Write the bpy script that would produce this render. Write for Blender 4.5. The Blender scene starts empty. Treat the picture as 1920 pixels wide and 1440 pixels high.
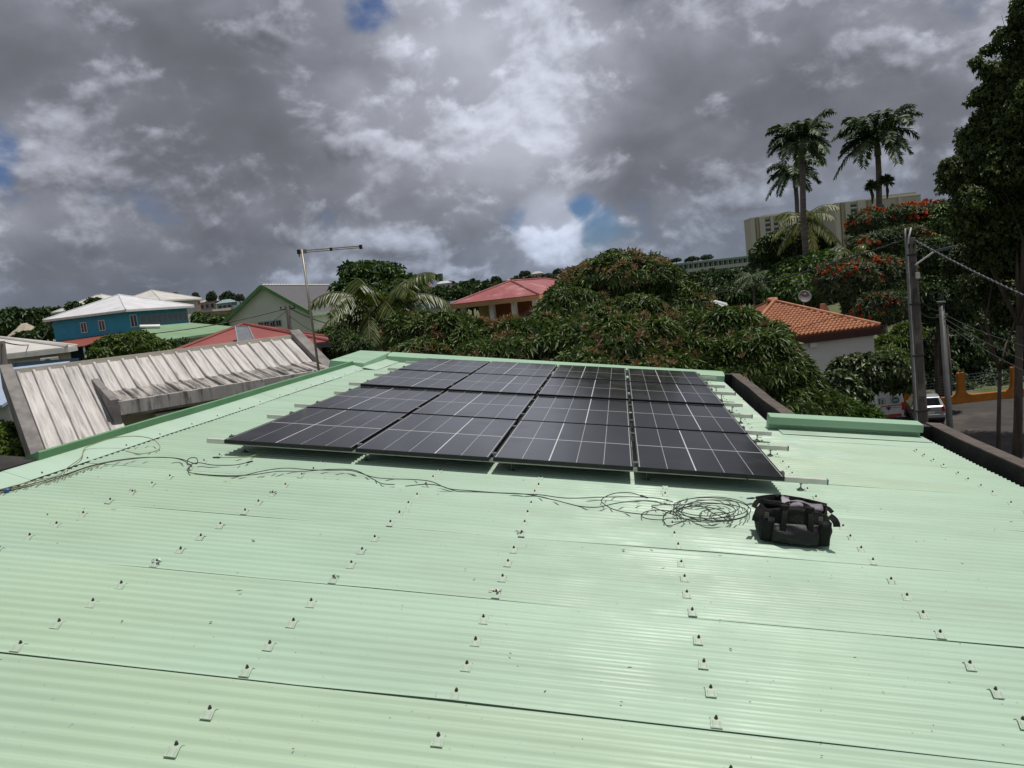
import bpy, math, random
import numpy as np
from mathutils import Vector, Matrix, noise as mnoise
R = math.radians
random.seed(7)
rng = np.random.default_rng(7)
scene = bpy.context.scene
C = scene.collection

# ---------------------------------------------------------------- camera
FPX = 1442.0                      # focal length in pixels of the 1920 px wide photograph
H = 5.0                           # camera height (z = 0 is the garden level beside the house)
CAM = Vector((0, 0, H))
RIGHT = Vector((0.9843915, 0.1365869, -0.1109839))
DOWN = Vector((-0.0936966, -0.1270813, -0.9874570))
FWD = Vector((-0.1489777, 0.9824431, -0.1123000))
cam_data = bpy.data.cameras.new('camera')
cam = bpy.data.objects.new('camera', cam_data)
C.objects.link(cam)
cam_data.sensor_width = 36.0
cam_data.lens = FPX / 1920 * 36
cam_data.clip_start = 0.05
cam_data.clip_end = 6000
m = Matrix.Identity(4)
for i in range(3):
    m[i][0] = RIGHT[i]; m[i][1] = -DOWN[i]; m[i][2] = -FWD[i]; m[i][3] = CAM[i]
cam.matrix_world = m
scene.camera = cam

def at(px, py, d):
    """world point at forward distance d metres, seen at a pixel of the 1920x1440 photograph"""
    return CAM + d * (FWD + (px - 960) / FPX * RIGHT + (py - 720) / FPX * DOWN)

# ---------------------------------------------------------------- colour management
vs = scene.view_settings
vs.view_transform = 'Standard'
vs.look = 'None'
vs.exposure = 0.0
vs.gamma = 1.0
vs.use_curve_mapping = False

# ---------------------------------------------------------------- sun
SUN_TO = Vector((0.26, 0.08, 1.0)).normalized()        # towards the sun: very high, a little to the right
sd = bpy.data.lights.new('sun', 'SUN')
sd.energy = 3.6
sd.angle = R(0.53)
sd.color = (1.0, 0.955, 0.88)
sun = bpy.data.objects.new('sun', sd)
C.objects.link(sun)
sun.rotation_euler = SUN_TO.to_track_quat('Z', 'Y').to_euler()
sun.location = (0, 0, 60)

# ---------------------------------------------------------------- world: nishita sky behind broken cloud
world = bpy.data.worlds.new('World')
scene.world = world
world.use_nodes = True
wt = world.node_tree
for n in list(wt.nodes):
    wt.nodes.remove(n)
class NT:
    def __init__(s, t): s.t = t
    def n(s, typ, **kw):
        o = s.t.nodes.new(typ)
        for k, v in kw.items(): setattr(o, k, v)
        return o
    def put(s, sock, v):
        if hasattr(v, 'is_linked') or isinstance(v, bpy.types.NodeSocket): s.t.links.new(v, sock)
        else: sock.default_value = v
    def math(s, op, a, b=None, c=None, clamp=False):
        o = s.n('ShaderNodeMath', operation=op); o.use_clamp = clamp
        for i, v in enumerate((a, b, c)):
            if v is not None: s.put(o.inputs[i], v)
        return o.outputs[0]
    def vmath(s, op, a, b=None, out=0):
        o = s.n('ShaderNodeVectorMath', operation=op)
        s.put(o.inputs[0], a)
        if b is not None: s.put(o.inputs[1], b)
        return o.outputs[out]
    def scale(s, a, k):
        o = s.n('ShaderNodeVectorMath', operation='SCALE'); s.put(o.inputs[0], a); s.put(o.inputs['Scale'], k); return o.outputs[0]
    def noise(s, vec, scale, detail=5, rough=.55, dist=0., dim='3D'):
        o = s.n('ShaderNodeTexNoise', noise_dimensions=dim)
        if vec is not None: s.put(o.inputs['Vector'], vec)
        o.inputs['Scale'].default_value = scale; o.inputs['Detail'].default_value = detail
        o.inputs['Roughness'].default_value = rough; o.inputs['Distortion'].default_value = dist
        return o.outputs['Fac']
    def ramp(s, v, a, b, c=0., d=1., interp='SMOOTHSTEP'):
        o = s.n('ShaderNodeMapRange', interpolation_type=interp)
        s.put(o.inputs[0], v)
        for i, x in enumerate((a, b, c, d)): s.put(o.inputs[i + 1], x)
        return o.outputs[0]
    def mix(s, f, a, b, mode='MIX'):
        o = s.n('ShaderNodeMix', data_type='RGBA', blend_type=mode)
        s.put(o.inputs[0], f); s.put(o.inputs[6], a); s.put(o.inputs[7], b)
        return o.outputs[2]
    def colramp(s, v, stops):
        o = s.n('ShaderNodeValToRGB')
        e = o.color_ramp.elements
        while len(e) < len(stops): e.new(.5)
        for x, (p, c) in zip(e, stops):
            x.position = p; x.color = (*c, 1) if len(c) == 3 else c
        s.put(o.inputs[0], v)
        return o.outputs[0]

w = NT(wt)
sky = w.n('ShaderNodeTexSky', sky_type='NISHITA')
sky.sun_disc = False
sky.sun_elevation = math.asin(SUN_TO.z)
sky.sun_rotation = math.atan2(SUN_TO.x, SUN_TO.y)
sky.air_density = 1.0; sky.dust_density = 0.6; sky.ozone_density = 1.2
gen = w.n('ShaderNodeTexCoord').outputs['Generated']
dirn = w.vmath('NORMALIZE', gen)
sp = w.n('ShaderNodeSeparateXYZ'); w.put(sp.inputs[0], dirn)
low = w.ramp(sp.outputs[2], 0.0, 0.17, 1.0, 0.0)
P0 = w.vmath('MULTIPLY', dirn, (1.0, 1.0, 1.45))
warp = w.n('ShaderNodeTexNoise'); w.put(warp.inputs['Vector'], P0); warp.inputs['Scale'].default_value = 5.0; warp.inputs['Detail'].default_value = 2
P = w.vmath('ADD', P0, w.scale(w.vmath('SUBTRACT', warp.outputs['Color'], (0.5, 0.5, 0.5)), 0.07))
P = w.vmath('ADD', P, (3.7, 1.2, 0.3))
n1 = w.noise(P, 4.6, 6, .52)
relief = w.math('SUBTRACT', n1, w.noise(w.vmath('ADD', P, (.012, -.012, .030)), 4.6, 3, .5))
Q = w.vmath('ADD', w.scale(P, w.math('ADD', 1.0, w.math('MULTIPLY', low, 0.0))), (7.1, 2.2, 0.4))
n2 = w.noise(Q, 12.5, 6, .56)
relief2 = w.math('SUBTRACT', n2, w.noise(w.vmath('ADD', Q, (.006, -.004, .013)), 12.5, 4, .5))
def blobs(lst):
    tot = None
    for px, py, rad, amp in lst:
        d = (at(px, py, 1) - CAM).normalized()
        dt = w.vmath('DOT_PRODUCT', dirn, tuple(d), out=1)
        v = w.math('MULTIPLY', w.ramp(dt, math.cos(R(rad)), 1.0), amp)
        tot = v if tot is None else w.math('ADD', tot, v)
    return tot
# thin places where blue shows, and the broad darker / brighter cloud masses
GAPS = [(690, 5, 2.9, -.26), (-25, 285, 2.7, -.27), (1078, 365, 2.0, -.20), (958, 402, 2.2, -.25), (1640, 330, 5., -.06),
        (1066, 305, 1.6, -.12), (1105, 420, 2.6, -.2), (1035, 440, 2.6, .36), (400, 150, 9, .12), (1550, 80, 10, .12), (700, 330, 9, .08)]
TONE = [(290, 300, 15, -.085), (560, 230, 12, -.05), (1450, 270, 15, -.085), (1700, 140, 11, -.03), (850, 190, 10, .10), (970, 90, 10, .12),
        (1000, 330, 8, .08), (60, 330, 6, .07), (100, 150, 11, .02), (720, 60, 10, .06), (500, 540, 15, -.035), (1560, 350, 7, .10),
        (1035, 428, 3.4, .26), (520, 345, 5, .05), (1250, 60, 11, .03), (200, 480, 11, -.03), (1250, 420, 8, .03)]
dens = w.math('ADD', w.math('ADD', n1, w.math('MULTIPLY', w.math('SUBTRACT', n2, .5), .40)), blobs(GAPS))
cover = w.ramp(dens, 0.17, 0.40)
tone = blobs(TONE)
lum = w.math('ADD', 0.262, w.math('MULTIPLY', relief, 0.75))
lum = w.math('ADD', lum, w.math('MULTIPLY', w.math('SUBTRACT', 0.5, n1), 0.40))
lum = w.math('ADD', lum, w.math('MULTIPLY', w.math('SUBTRACT', n2, .5), 0.22))
lum = w.math('ADD', lum, tone)
pm_ = w.ramp(w.math('ADD', n2, w.math('ADD', w.math('MULTIPLY', w.math('SUBTRACT', n1, .5), -.55), w.math('MULTIPLY', tone, .25))), .455, .60)
puff = w.math('ADD', w.math('MULTIPLY', relief2, 1.15), w.math('ADD', .060, w.math('MULTIPLY', tone, .30)))
lum = w.math('ADD', lum, w.math('MULTIPLY', puff, pm_))
lum = w.math('SUBTRACT', lum, w.math('MULTIPLY', low, .035))
lum = w.math('SMOOTH_MAX', lum, 0.150, 0.20)
lum = w.math('SMOOTH_MIN', lum, 0.80, 0.25)
lum = w.math('MULTIPLY', lum, 10.0)
tintc = w.mix(low, (0.90, 0.945, 1.10, 1), (0.82, 0.935, 1.18, 1))
cloud = w.vmath('MULTIPLY', w.mix(1.0, tintc, (1, 1, 1, 1), 'MULTIPLY'), (1, 1, 1))
cs = w.n('ShaderNodeVectorMath', operation='SCALE'); w.put(cs.inputs[0], cloud); w.put(cs.inputs['Scale'], lum)
blue = w.vmath('MULTIPLY', sky.outputs[0], (0.30, 0.40, 0.60))
skycol = w.mix(cover, blue, cs.outputs[0])
bg = w.n('ShaderNodeBackground'); w.put(bg.inputs['Color'], skycol); bg.inputs['Strength'].default_value = 0.1
world.cycles.sampling_method = 'NONE'
scene.cycles.max_bounces = 5; scene.cycles.diffuse_bounces = 2; scene.cycles.glossy_bounces = 2; scene.cycles.transmission_bounces = 3; scene.cycles.transparent_max_bounces = 4
wo = w.n('ShaderNodeOutputWorld'); wt.links.new(bg.outputs[0], wo.inputs['Surface'])

# ================================================================ helpers
class MB:
    """collects shapes and links them as ONE mesh object; if 'world' is a parent Empty, points are given in world space"""
    def __init__(s, world=None):
        s.v = []; s.f = []
        s.M = world.matrix_basis.inverted() if world is not None else None
    def add(s, vs, fs):
        o = len(s.v)
        for p in vs:
            p = Vector(p)
            s.v.append(s.M @ p if s.M is not None else p)
        for f in fs: s.f.append([i + o for i in f])
        return s
    def box(s, x0, x1, y0, y1, z0, z1):
        return s.add([(x0, y0, z0), (x1, y0, z0), (x1, y1, z0), (x0, y1, z0), (x0, y0, z1), (x1, y0, z1), (x1, y1, z1), (x0, y1, z1)],
                     [(0, 3, 2, 1), (4, 5, 6, 7), (0, 1, 5, 4), (1, 2, 6, 5), (2, 3, 7, 6), (3, 0, 4, 7)])
    def hexa(s, b, t):
        """bottom quad b and top quad t, same winding (ccw from above)"""
        n = len(b)
        return s.add(list(b) + list(t), [tuple(range(n))[::-1], tuple(range(n, 2 * n))] + [(i, (i + 1) % n, (i + 1) % n + n, i + n) for i in range(n)])
    def slab(s, pts, th):
        """flat polygon pts thickened downwards along its normal"""
        pts = [Vector(p) for p in pts]
        nrm = (pts[1] - pts[0]).cross(pts[2] - pts[0]).normalized()
        return s.hexa([p - nrm * th for p in pts], pts)
    def bar(s, a, b, wd, ht, up=(0, 0, 1)):
        a = Vector(a); b = Vector(b); d = (b - a).normalized(); u = Vector(up)
        x = d.cross(u).normalized() * wd / 2; z = x.cross(d).normalized() * ht / 2
        return s.hexa([a - x - z, a + x - z, a + x + z, a - x + z], [b - x - z, b + x - z, b + x + z, b - x + z])
    def tube(s, pts, r, n=8, cap=True):
        pts = [Vector(p) for p in pts]; k = len(pts)
        rs = [float(q) for q in r] if isinstance(r, (list, tuple)) else [float(r)] * k
        o = []; prev = None
        for i, p in enumerate(pts):
            d = (pts[min(i + 1, k - 1)] - pts[max(i - 1, 0)])
            d = d.normalized() if d.length > 1e-9 else Vector((0, 0, 1))
            if prev is None:
                x = d.cross(Vector((0, 0, 1)))
                if x.length < 1e-3: x = d.cross(Vector((1, 0, 0)))
                x.normalize()
            else:
                x = (prev - d * prev.dot(d))
                x = x.normalized() if x.length > 1e-6 else d.orthogonal().normalized()
            prev = x; y = d.cross(x)
            o += [p + rs[i] * (x * math.cos(2 * math.pi * j / n) + y * math.sin(2 * math.pi * j / n)) for j in range(n)]
        fs = [(i * n + j, i * n + (j + 1) % n, (i + 1) * n + (j + 1) % n, (i + 1) * n + j) for i in range(k - 1) for j in range(n)]
        if cap: fs += [tuple(range(n))[::-1], tuple(range((k - 1) * n, k * n))]
        return s.add(o, fs)
    def cyl(s, a, b, r, n=10, r2=None):
        return s.tube([a, b], [r, r if r2 is None else r2], n)
    def loft(s, rings, cap=True):
        n = len(rings[0]); k = len(rings)
        fs = [(i * n + j, i * n + (j + 1) % n, (i + 1) * n + (j + 1) % n, (i + 1) * n + j) for i in range(k - 1) for j in range(n)]
        if cap: fs += [tuple(range(n))[::-1], tuple(range((k - 1) * n, k * n))]
        return s.add([p for r in rings for p in r], fs)
    def mesh(s, name):
        me = bpy.data.meshes.new(name)
        me.from_pydata([tuple(p) for p in s.v], [], s.f); me.update()
        return me
    def build(s, name, mat, parent=None, smooth=False, bevel=0.0, loc=None):
        me = s.mesh(name)
        return mk(name, me, mat, parent, smooth, bevel, loc)

def mk(name, me, mat, parent=None, smooth=False, bevel=0.0, loc=None):
    if mat is not None and not me.materials: me.materials.append(mat)
    if smooth:
        me.polygons.foreach_set('use_smooth', [True] * len(me.polygons))
    o = bpy.data.objects.new(name, me); C.objects.link(o)
    if parent is not None: o.parent = parent
    if loc is not None: o.location = loc
    if bevel:
        b = o.modifiers.new('bevel', 'BEVEL'); b.width = bevel; b.segments = 2; b.limit_method = 'ANGLE'; b.angle_limit = R(40)
    return o

def thing(name, label, cat, loc=(0, 0, 0), rotz=0.0, group=None, M=None):
    o = bpy.data.objects.new(name, None); C.objects.link(o)
    o.empty_display_size = 0.2
    if M is not None: o.matrix_basis = M
    else:
        o.location = loc; o.rotation_euler = (0, 0, rotz)
        o.matrix_basis = Matrix.Translation(Vector(loc)) @ Matrix.Rotation(rotz, 4, 'Z')
    o['label'] = label; o['category'] = cat
    if group: o['group'] = group
    return o
def tag(o, label, cat, group=None):
    o['label'] = label; o['category'] = cat
    if group: o['group'] = group
    return o
def struct(o):
    o['kind'] = 'structure'; return o
def stuff(o):
    o['kind'] = 'stuff'; return o
def copy_part(o, parent, M=None):
    c = o.copy(); C.objects.link(c); c.parent = parent
    if M is not None: c.matrix_basis = M
    return c

# ---------------------------------------------------------------- materials
MATS = {}
def mat(name, c1, c2=None, scale=6.0, rough=0.6, metal=0.0, bump=0.0, bscale=None, detail=6, stretch=(1, 1, 1), lo=.35, hi=.65, spec=.5,
        c3=None, s3=1.0, lo3=.5, hi3=.7, coat=0.0, coords='Object', rand=False):
    if name in MATS: return MATS[name]
    mt = bpy.data.materials.new(name); mt.use_nodes = True
    t = NT(mt.node_tree)
    p = mt.node_tree.nodes['Principled BSDF']
    p.inputs['Roughness'].default_value = rough; p.inputs['Metallic'].default_value = metal
    p.inputs['Specular IOR Level'].default_value = spec
    if coat: p.inputs['Coat Weight'].default_value = coat; p.inputs['Coat Roughness'].default_value = .08
    col = (*c1, 1)
    if c2 is not None or bump:
        tc = t.n('ShaderNodeTexCoord').outputs[coords]
        mp = t.n('ShaderNodeMapping'); t.put(mp.inputs[0], tc); mp.inputs['Scale'].default_value = stretch
        v = mp.outputs[0]
        if rand: v = t.vmath('ADD', v, t.scale(t.vmath('ADD', (0, 0, 0), t.n('ShaderNodeObjectInfo').outputs['Random']), 41.0))
        if c2 is not None:
            n = t.noise(v, scale, detail, .6)
            col = t.mix(t.ramp(n, lo, hi), (*c1, 1), (*c2, 1))
            if c3 is not None:
                n3 = t.noise(t.vmath('ADD', v, (3.1, 5.7, 9.2)), s3, 7, .65)
                col = t.mix(t.ramp(n3, lo3, hi3), col, (*c3, 1))
        if bump:
            b = t.n('ShaderNodeBump'); b.inputs['Strength'].default_value = bump; b.inputs['Distance'].default_value = .02
            t.put(b.inputs['Height'], t.noise(v, bscale or scale * 3, 6, .6)); t.put(p.inputs['Normal'], b.outputs[0])
    t.put(p.inputs['Base Color'], col)
    MATS[name] = mt
    return mt

# ---------------------------------------------------------------- roof frame (u across = down the slope, v along the ridge, w off the sheets)
SL = R(8.5)
XR = Vector((math.cos(SL), 0, -math.sin(SL))); YR = Vector((0, 1, 0)); NR = Vector((math.sin(SL), 0, math.cos(SL)))
ROOF0 = CAM - 0.9533 * XR + 6.0267 * YR - 1.572 * NR
RM = Matrix(((XR.x, YR.x, NR.x, ROOF0.x), (XR.y, YR.y, NR.y, ROOF0.y), (XR.z, YR.z, NR.z, ROOF0.z), (0, 0, 0, 1)))
def RP(u, v, w=0.0): return ROOF0 + u * XR + v * YR + w * NR
def RF(u, v, w=0.0): return RM @ Matrix.Translation((u, v, w))
def on_roof(px, py, w=0.0):
    """(u, v) of the place on the roof plane that the photograph shows at a pixel"""
    d = FWD + (px - 960) / FPX * RIGHT + (py - 720) / FPX * DOWN
    o = ROOF0 + w * NR
    k = (o - CAM).dot(NR) / d.dot(NR)
    q = CAM + d * k - ROOF0
    return q.dot(XR), q.dot(YR)
PITCH = 0.0735; AMP = 0.0108
SEAM0 = -3.37; SHEET = 13 * PITCH

# ---------------------------------------------------------------- foliage
def leaf_mat(name, stops, trans=.25, rough=.5, spec=.4):
    if name in MATS: return MATS[name]
    mt = bpy.data.materials.new(name); mt.use_nodes = True
    t = NT(mt.node_tree); nt = mt.node_tree
    p = nt.nodes['Principled BSDF']; out = nt.nodes['Material Output']
    a = t.n('ShaderNodeAttribute', attribute_name='tint')
    col = t.colramp(a.outputs['Fac'], stops)
    t.put(p.inputs['Base Color'], col); p.inputs['Roughness'].default_value = rough; p.inputs['Specular IOR Level'].default_value = spec
    tr = t.n('ShaderNodeBsdfTranslucent'); t.put(tr.inputs[0], t.mix(1.0, col, (1.0, 1.1, .5, 1), 'MULTIPLY'))
    mx = t.n('ShaderNodeMixShader'); mx.inputs[0].default_value = trans
    nt.links.new(p.outputs[0], mx.inputs[1]); nt.links.new(tr.outputs[0], mx.inputs[2]); nt.links.new(mx.outputs[0], out.inputs['Surface'])
    MATS[name] = mt
    return mt
def nrm(a): return a / np.maximum(np.linalg.norm(a, axis=-1, keepdims=True), 1e-9)
def leaves_mesh(name, base, dirs, side, length, width, tint, droop=.25, fold=.25):
    """one folded four-cornered leaf per row: base point, direction, sideways vector"""
    n = len(base)
    L = np.broadcast_to(np.asarray(length, float).reshape(-1, 1), (n, 1)); Wd = np.broadcast_to(np.asarray(width, float).reshape(-1, 1), (n, 1))
    dirs = nrm(dirs); side = nrm(side - dirs * (side * dirs).sum(1, keepdims=True)); up = np.cross(side, dirs)
    mid = base + dirs * L * .45 + up * Wd * fold
    tip = base + dirs * L + np.array([0, 0, -1.0]) * L * droop
    v = np.stack([base, mid - side * Wd / 2, tip, mid + side * Wd / 2], 1).reshape(-1, 3)
    me = bpy.data.meshes.new(name)
    me.vertices.add(4 * n); me.vertices.foreach_set('co', v.ravel())
    i = np.arange(n) * 4
    tri = np.stack([i, i + 1, i + 2, i, i + 2, i + 3], 1).reshape(-1)
    me.loops.add(6 * n); me.loops.foreach_set('vertex_index', tri)
    me.polygons.add(2 * n); me.polygons.foreach_set('loop_start', np.arange(2 * n) * 3)
    me.update(calc_edges=True)
    at_ = me.attributes.new('tint', 'FLOAT', 'FACE'); at_.data.foreach_set('value', np.repeat(np.clip(tint, 0, 1), 2))
    return me
def rnd_unit(n):
    return nrm(rng.normal(size=(n, 3)))
def lobes_points(lobes, n, shell=.72, zmin=-.55):
    """points in the outer part of several ellipsoids, with outward directions; none inside another lobe's core"""
    L = np.array(lobes, float)
    vol = (L[:, 3] * L[:, 4] + L[:, 4] * L[:, 5] + L[:, 3] * L[:, 5])
    which = rng.choice(len(L), size=n * 2, p=vol / vol.sum())
    u = rnd_unit(n * 2); u[:, 2] = np.where(u[:, 2] < zmin, -u[:, 2], u[:, 2])
    r = shell + (1 - shell) * rng.random(n * 2) ** .7
    # lumpy outline
    ph = rng.random(8) * 6
    lump = 1 + .09 * np.sin(5 * u[:, 0] + ph[0] + which) + .09 * np.sin(6 * u[:, 1] + ph[1] + 2 * which) + .08 * np.sin(7 * u[:, 2] + ph[2])
    p = L[which, :3] + u * (r * lump)[:, None] * L[which, 3:6]
    keep = np.ones(len(p), bool)
    for k in range(len(L)):
        q = ((p - L[k, :3]) / L[k, 3:6]); ins = (q * q).sum(1) < .42
        keep &= ~(ins & (which != k))
    p = p[keep][:n]; u = u[keep][:n]; r = r[keep][:n]
    return p, nrm(u / L[which[keep][:n], 3:6]), r
def crown(lobes, n, length, width, k=1, droop=.3, spread=1.0, gravity=.35, out=.35, shell=.72, tint_bias=0., zmin=-.55, name='crown', patch=None, pth=.35):
    """leaf clouds: n rosettes of k leaves"""
    p, o, r = lobes_points(lobes, n, shell, zmin)
    if patch is not None:                                   # grows only in patches
        f_ = np.sin(p[:, 0] * patch + 1.3) + np.sin(p[:, 1] * patch * 1.1 + .4) + np.sin(p[:, 2] * patch * 1.3 + 2.) + .8 * np.sin((p[:, 0] + p[:, 2]) * patch * 2.3)
        q_ = f_ > pth; p, o = p[q_], o[q_]
    m = len(p)
    P_ = np.repeat(p, k, 0); O = np.repeat(o, k, 0)
    d = nrm(rnd_unit(m * k) * spread + O * out + np.array([0, 0, -gravity]))
    side = np.cross(d, O + rnd_unit(m * k) * .35)
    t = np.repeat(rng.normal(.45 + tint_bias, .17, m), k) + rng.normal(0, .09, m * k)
    ln = length * (0.7 + .6 * rng.random(m * k))
    return leaves_mesh(name, P_ + rnd_unit(m * k) * length * .12, d, side, ln, width * ln / length, t, droop)
def cull(lobes): return lobes
def limbs(mb, base, lobes, r0, lean=.3, sub=2, every=1):
    """a tapered trunk that forks into a limb for each lobe"""
    r0 = float(r0); base = Vector(base); cen = [Vector(l[:3]) for l in lobes]
    mid = sum(cen, Vector()) / len(cen)
    fork = base.lerp(Vector((mid.x, mid.y, min(c.z for c in cen))), .62)
    pts = [base, base.lerp(fork, .35) + Vector((random.uniform(-.1, .1), random.uniform(-.1, .1), 0)) * r0 * 4, fork]
    mb.tube(pts, [r0 * 1.25, r0, r0 * .8], 10)
    for c in cen[::every]:
        m1 = fork.lerp(c, .5) + Vector((random.uniform(-1, 1), random.uniform(-1, 1), random.uniform(-.3, .6))) * (c - fork).length * .12
        mb.tube([fork, m1, c], [r0 * .55, r0 * .4, r0 * .12], 7)
        for j in range(sub):
            e = c + Vector((random.uniform(-1, 1), random.uniform(-1, 1), random.uniform(-.2, .9))) * min((c - fork).length * .3, .6)
            mb.tube([m1.lerp(c, .4), e], [r0 * .22, r0 * .06], 6)

# ================================================================ the house we stand on: mint green corrugated roof
def mint_mat(name, base, dirty, spots=True, rough=.44):
    mt = bpy.data.materials.new(name); mt.use_nodes = True
    t = NT(mt.node_tree); p = mt.node_tree.nodes['Principled BSDF']
    oi = t.n('ShaderNodeObjectInfo')
    tc = t.n('ShaderNodeTexCoord').outputs['Object']
    v = t.vmath('ADD', tc, t.scale(t.vmath('ADD', (0, 0, 0), oi.outputs['Random']), 13.0))
    mp = t.n('ShaderNodeMapping'); t.put(mp.inputs[0], v); mp.inputs['Scale'].default_value = (.5, 2.2, 1)
    c = t.mix(t.ramp(t.noise(mp.outputs[0], 1.2, 6, .6), .35, .75), (*base, 1), (*dirty, 1))
    c = t.mix(t.math('MULTIPLY', t.ramp(t.noise(v, .35, 4, .5), .5, .72), .35), c, (base[0] * 1.08, base[1] * .97, base[2] * .80, 1))
    if spots:
        c = t.mix(t.math('MULTIPLY', t.ramp(t.noise(v, 55, 2, .5), .70, .78), .45), c, (.16, .20, .13, 1))
        st = t.n('ShaderNodeMapping'); t.put(st.inputs[0], v); st.inputs['Scale'].default_value = (1.1, 16, 1)
        c = t.mix(t.math('MULTIPLY', t.ramp(t.noise(st.outputs[0], 2.0, 5, .6), .58, .8), .30), c, (base[0] * .72, base[1] * .74, base[2] * .66, 1))
    t.put(p.inputs['Base Color'], c)
    t.put(p.inputs['Roughness'], t.ramp(t.noise(v, 3, 5), .3, .7, rough - .06, rough + .12))
    p.inputs['Specular IOR Level'].default_value = .30
    MATS[name] = mt
    return mt
M_MINT = mint_mat('mint_sheet', (.385, .525, .408), (.335, .450, .345))
M_MINT_PLAIN = mint_mat('mint_flashing', (.425, .570, .460), (.385, .510, .405), False, .34)
M_GREEN = mint_mat('green_coping', (.155, .33, .175), (.13, .28, .15), False, .42)
M_GREEN_LIGHT = mint_mat('green_coping_light', (.31, .48, .335), (.27, .42, .285), False, .4)
M_CLIP = mat('clip_paint', (.37, .475, .37), (.44, .52, .425), 40, .5, 0.0, spec=.3)
M_BOLT = mat('bolt_rubber', (.028, .030, .026), (.06, .05, .045), 90, .55)
M_DIRTY = mat('dirty_render', (.014, .014, .013), (.032, .028, .025), 3, .9, c3=(.075, .06, .052), s3=7, lo3=.55, hi3=.75, bump=.4, bscale=60)
M_CAPSTONE = mat('parapet_cap', (.115, .088, .075), (.065, .055, .05), 5, .9, bump=.4, bscale=60, c3=(.17, .14, .12), s3=12, lo3=.6, hi3=.8)
M_WALLG = mat('house_wall', (.55, .58, .50), (.46, .48, .42), 2, .85)

house = thing('corrugated_roof_house', 'house in the foreground under a mint green corrugated metal roof', 'house', RP(0, 1) - Vector((0, 0, 8.0)))
UE1, UE2, VSTEP = 4.40, 2.80, 2.93
def wave(v, v0): return AMP * math.cos(2 * math.pi * (v - v0 - .045) / PITCH)
for k in range(-4, 12):
    v0 = SEAM0 + k * SHEET
    if v0 > 7.6: break
    rows = []
    nr = 14 * 8 + 3
    us = [-3.62, -3.2, -2.6, -2.0, -1.4, -.8, -.2, .4, 1.0, 1.6, 2.2, UE2]
    us1 = us + [3.2, 3.6, 4.0, UE1]
    v1 = min(v0 + SHEET + PITCH, 8.0)
    ncol = len(us1)
    mb = MB(world=house)
    verts = []; faces = []
    liftu = [max(.0012, .0072 + .0034 * math.sin(1.7 * u + k * 2.3) + .0022 * math.sin(4.1 * u + k * 1.1)) for u in us1]
    jit = .004 * math.sin(k * 5.1)
    for i in range(nr + 1):
        vv = v0 + (v1 - v0) * i / nr
        s_ = vv - v0
        for j, u in enumerate(us1):
            uu = u
            if vv > VSTEP + .02 and u > UE2: uu = UE2
            w_ = wave(vv, v0) + liftu[j] * math.exp(-s_ / .07) - .0045 * max(0, min(1, (s_ - SHEET + .12) / .1))
            w_ += .0022 * math.sin(.9 * u + 1.3 * vv + k) + .0012 * math.sin(3.3 * u + 2.1 * vv)
            uo = jit if j == ncol - 1 else 0
            verts.append(RP(uu + uo, vv, w_))
    for i in range(nr):
        vv = v0 + (v1 - v0) * (i + .5) / nr
        for j in range(ncol - 1):
            if vv > VSTEP and j >= len(us) - 1: continue
            a = i * ncol + j
            faces.append((a, a + 1, a + 1 + ncol, a + ncol))
    o = len(verts)                                        # turned-down front edge, one sheet thickness
    for j, u in enumerate(us1): verts.append(verts[j] - NR * .0016)
    for j in range(ncol - 1):
        if v0 > VSTEP and j >= len(us) - 1: continue
        faces.append((o + j, o + j + 1, j + 1, j))
    mb.add(verts, faces)
    mb.build('roof_sheet', M_MINT, house, smooth=True)

# hold-down clips with a rubber-capped screw on every third crest over each purlin
PURLINS = [-2.34, -1.41, -.42, .42, 1.39, 2.53, 4.03]
def clip_mesh():
    mb = MB(); n = 10; hw = .021
    top = []; 
    for i in range(n + 1):
        y = -.036 + .062 * i / n
        z = AMP * .82 * math.cos(2 * math.pi * y / PITCH) + .0042
        if i == 0: z = AMP * .82 * math.cos(2 * math.pi * -.036 / PITCH) + .0055
        top.append((y, z))
    rings = [[(-hw, y, z - .0034), (hw, y, z - .0034), (hw * (1 if 0 < i < n else .93), y, z), (-hw * (1 if 0 < i < n else .93), y, z)] for i, (y, z) in enumerate(top)]
    mb.loft(rings)
    for sx in (-1, 1):                                    # pressed ribs
        mb.loft([[(sx * .013 - .002, y, z), (sx * .013 + .002, y, z), (sx * .013 + .001, y, z + .0022), (sx * .013 - .001, y, z + .0022)] for y, z in top[1:5]])
    return mb.mesh('hold_down_clip')
def bolt_mesh():
    mb = MB(); z0 = AMP + .0035
    mb.cyl((0, 0, z0), (0, 0, z0 + .002), .0072, 12)
    mb.tube([(0, 0, z0 + .002), (0, 0, z0 + .0085), (0, 0, z0 + .011)], [.0050, .0048, .0030], 8)
    return mb.mesh('screw_cap')
cm, bm_ = clip_mesh(), bolt_mesh()
cm.materials.append(M_CLIP); bm_.materials.append(M_BOLT)
bm_.polygons.foreach_set('use_smooth', [False] * len(bm_.polygons))
HI = house.matrix_basis.inverted()
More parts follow.
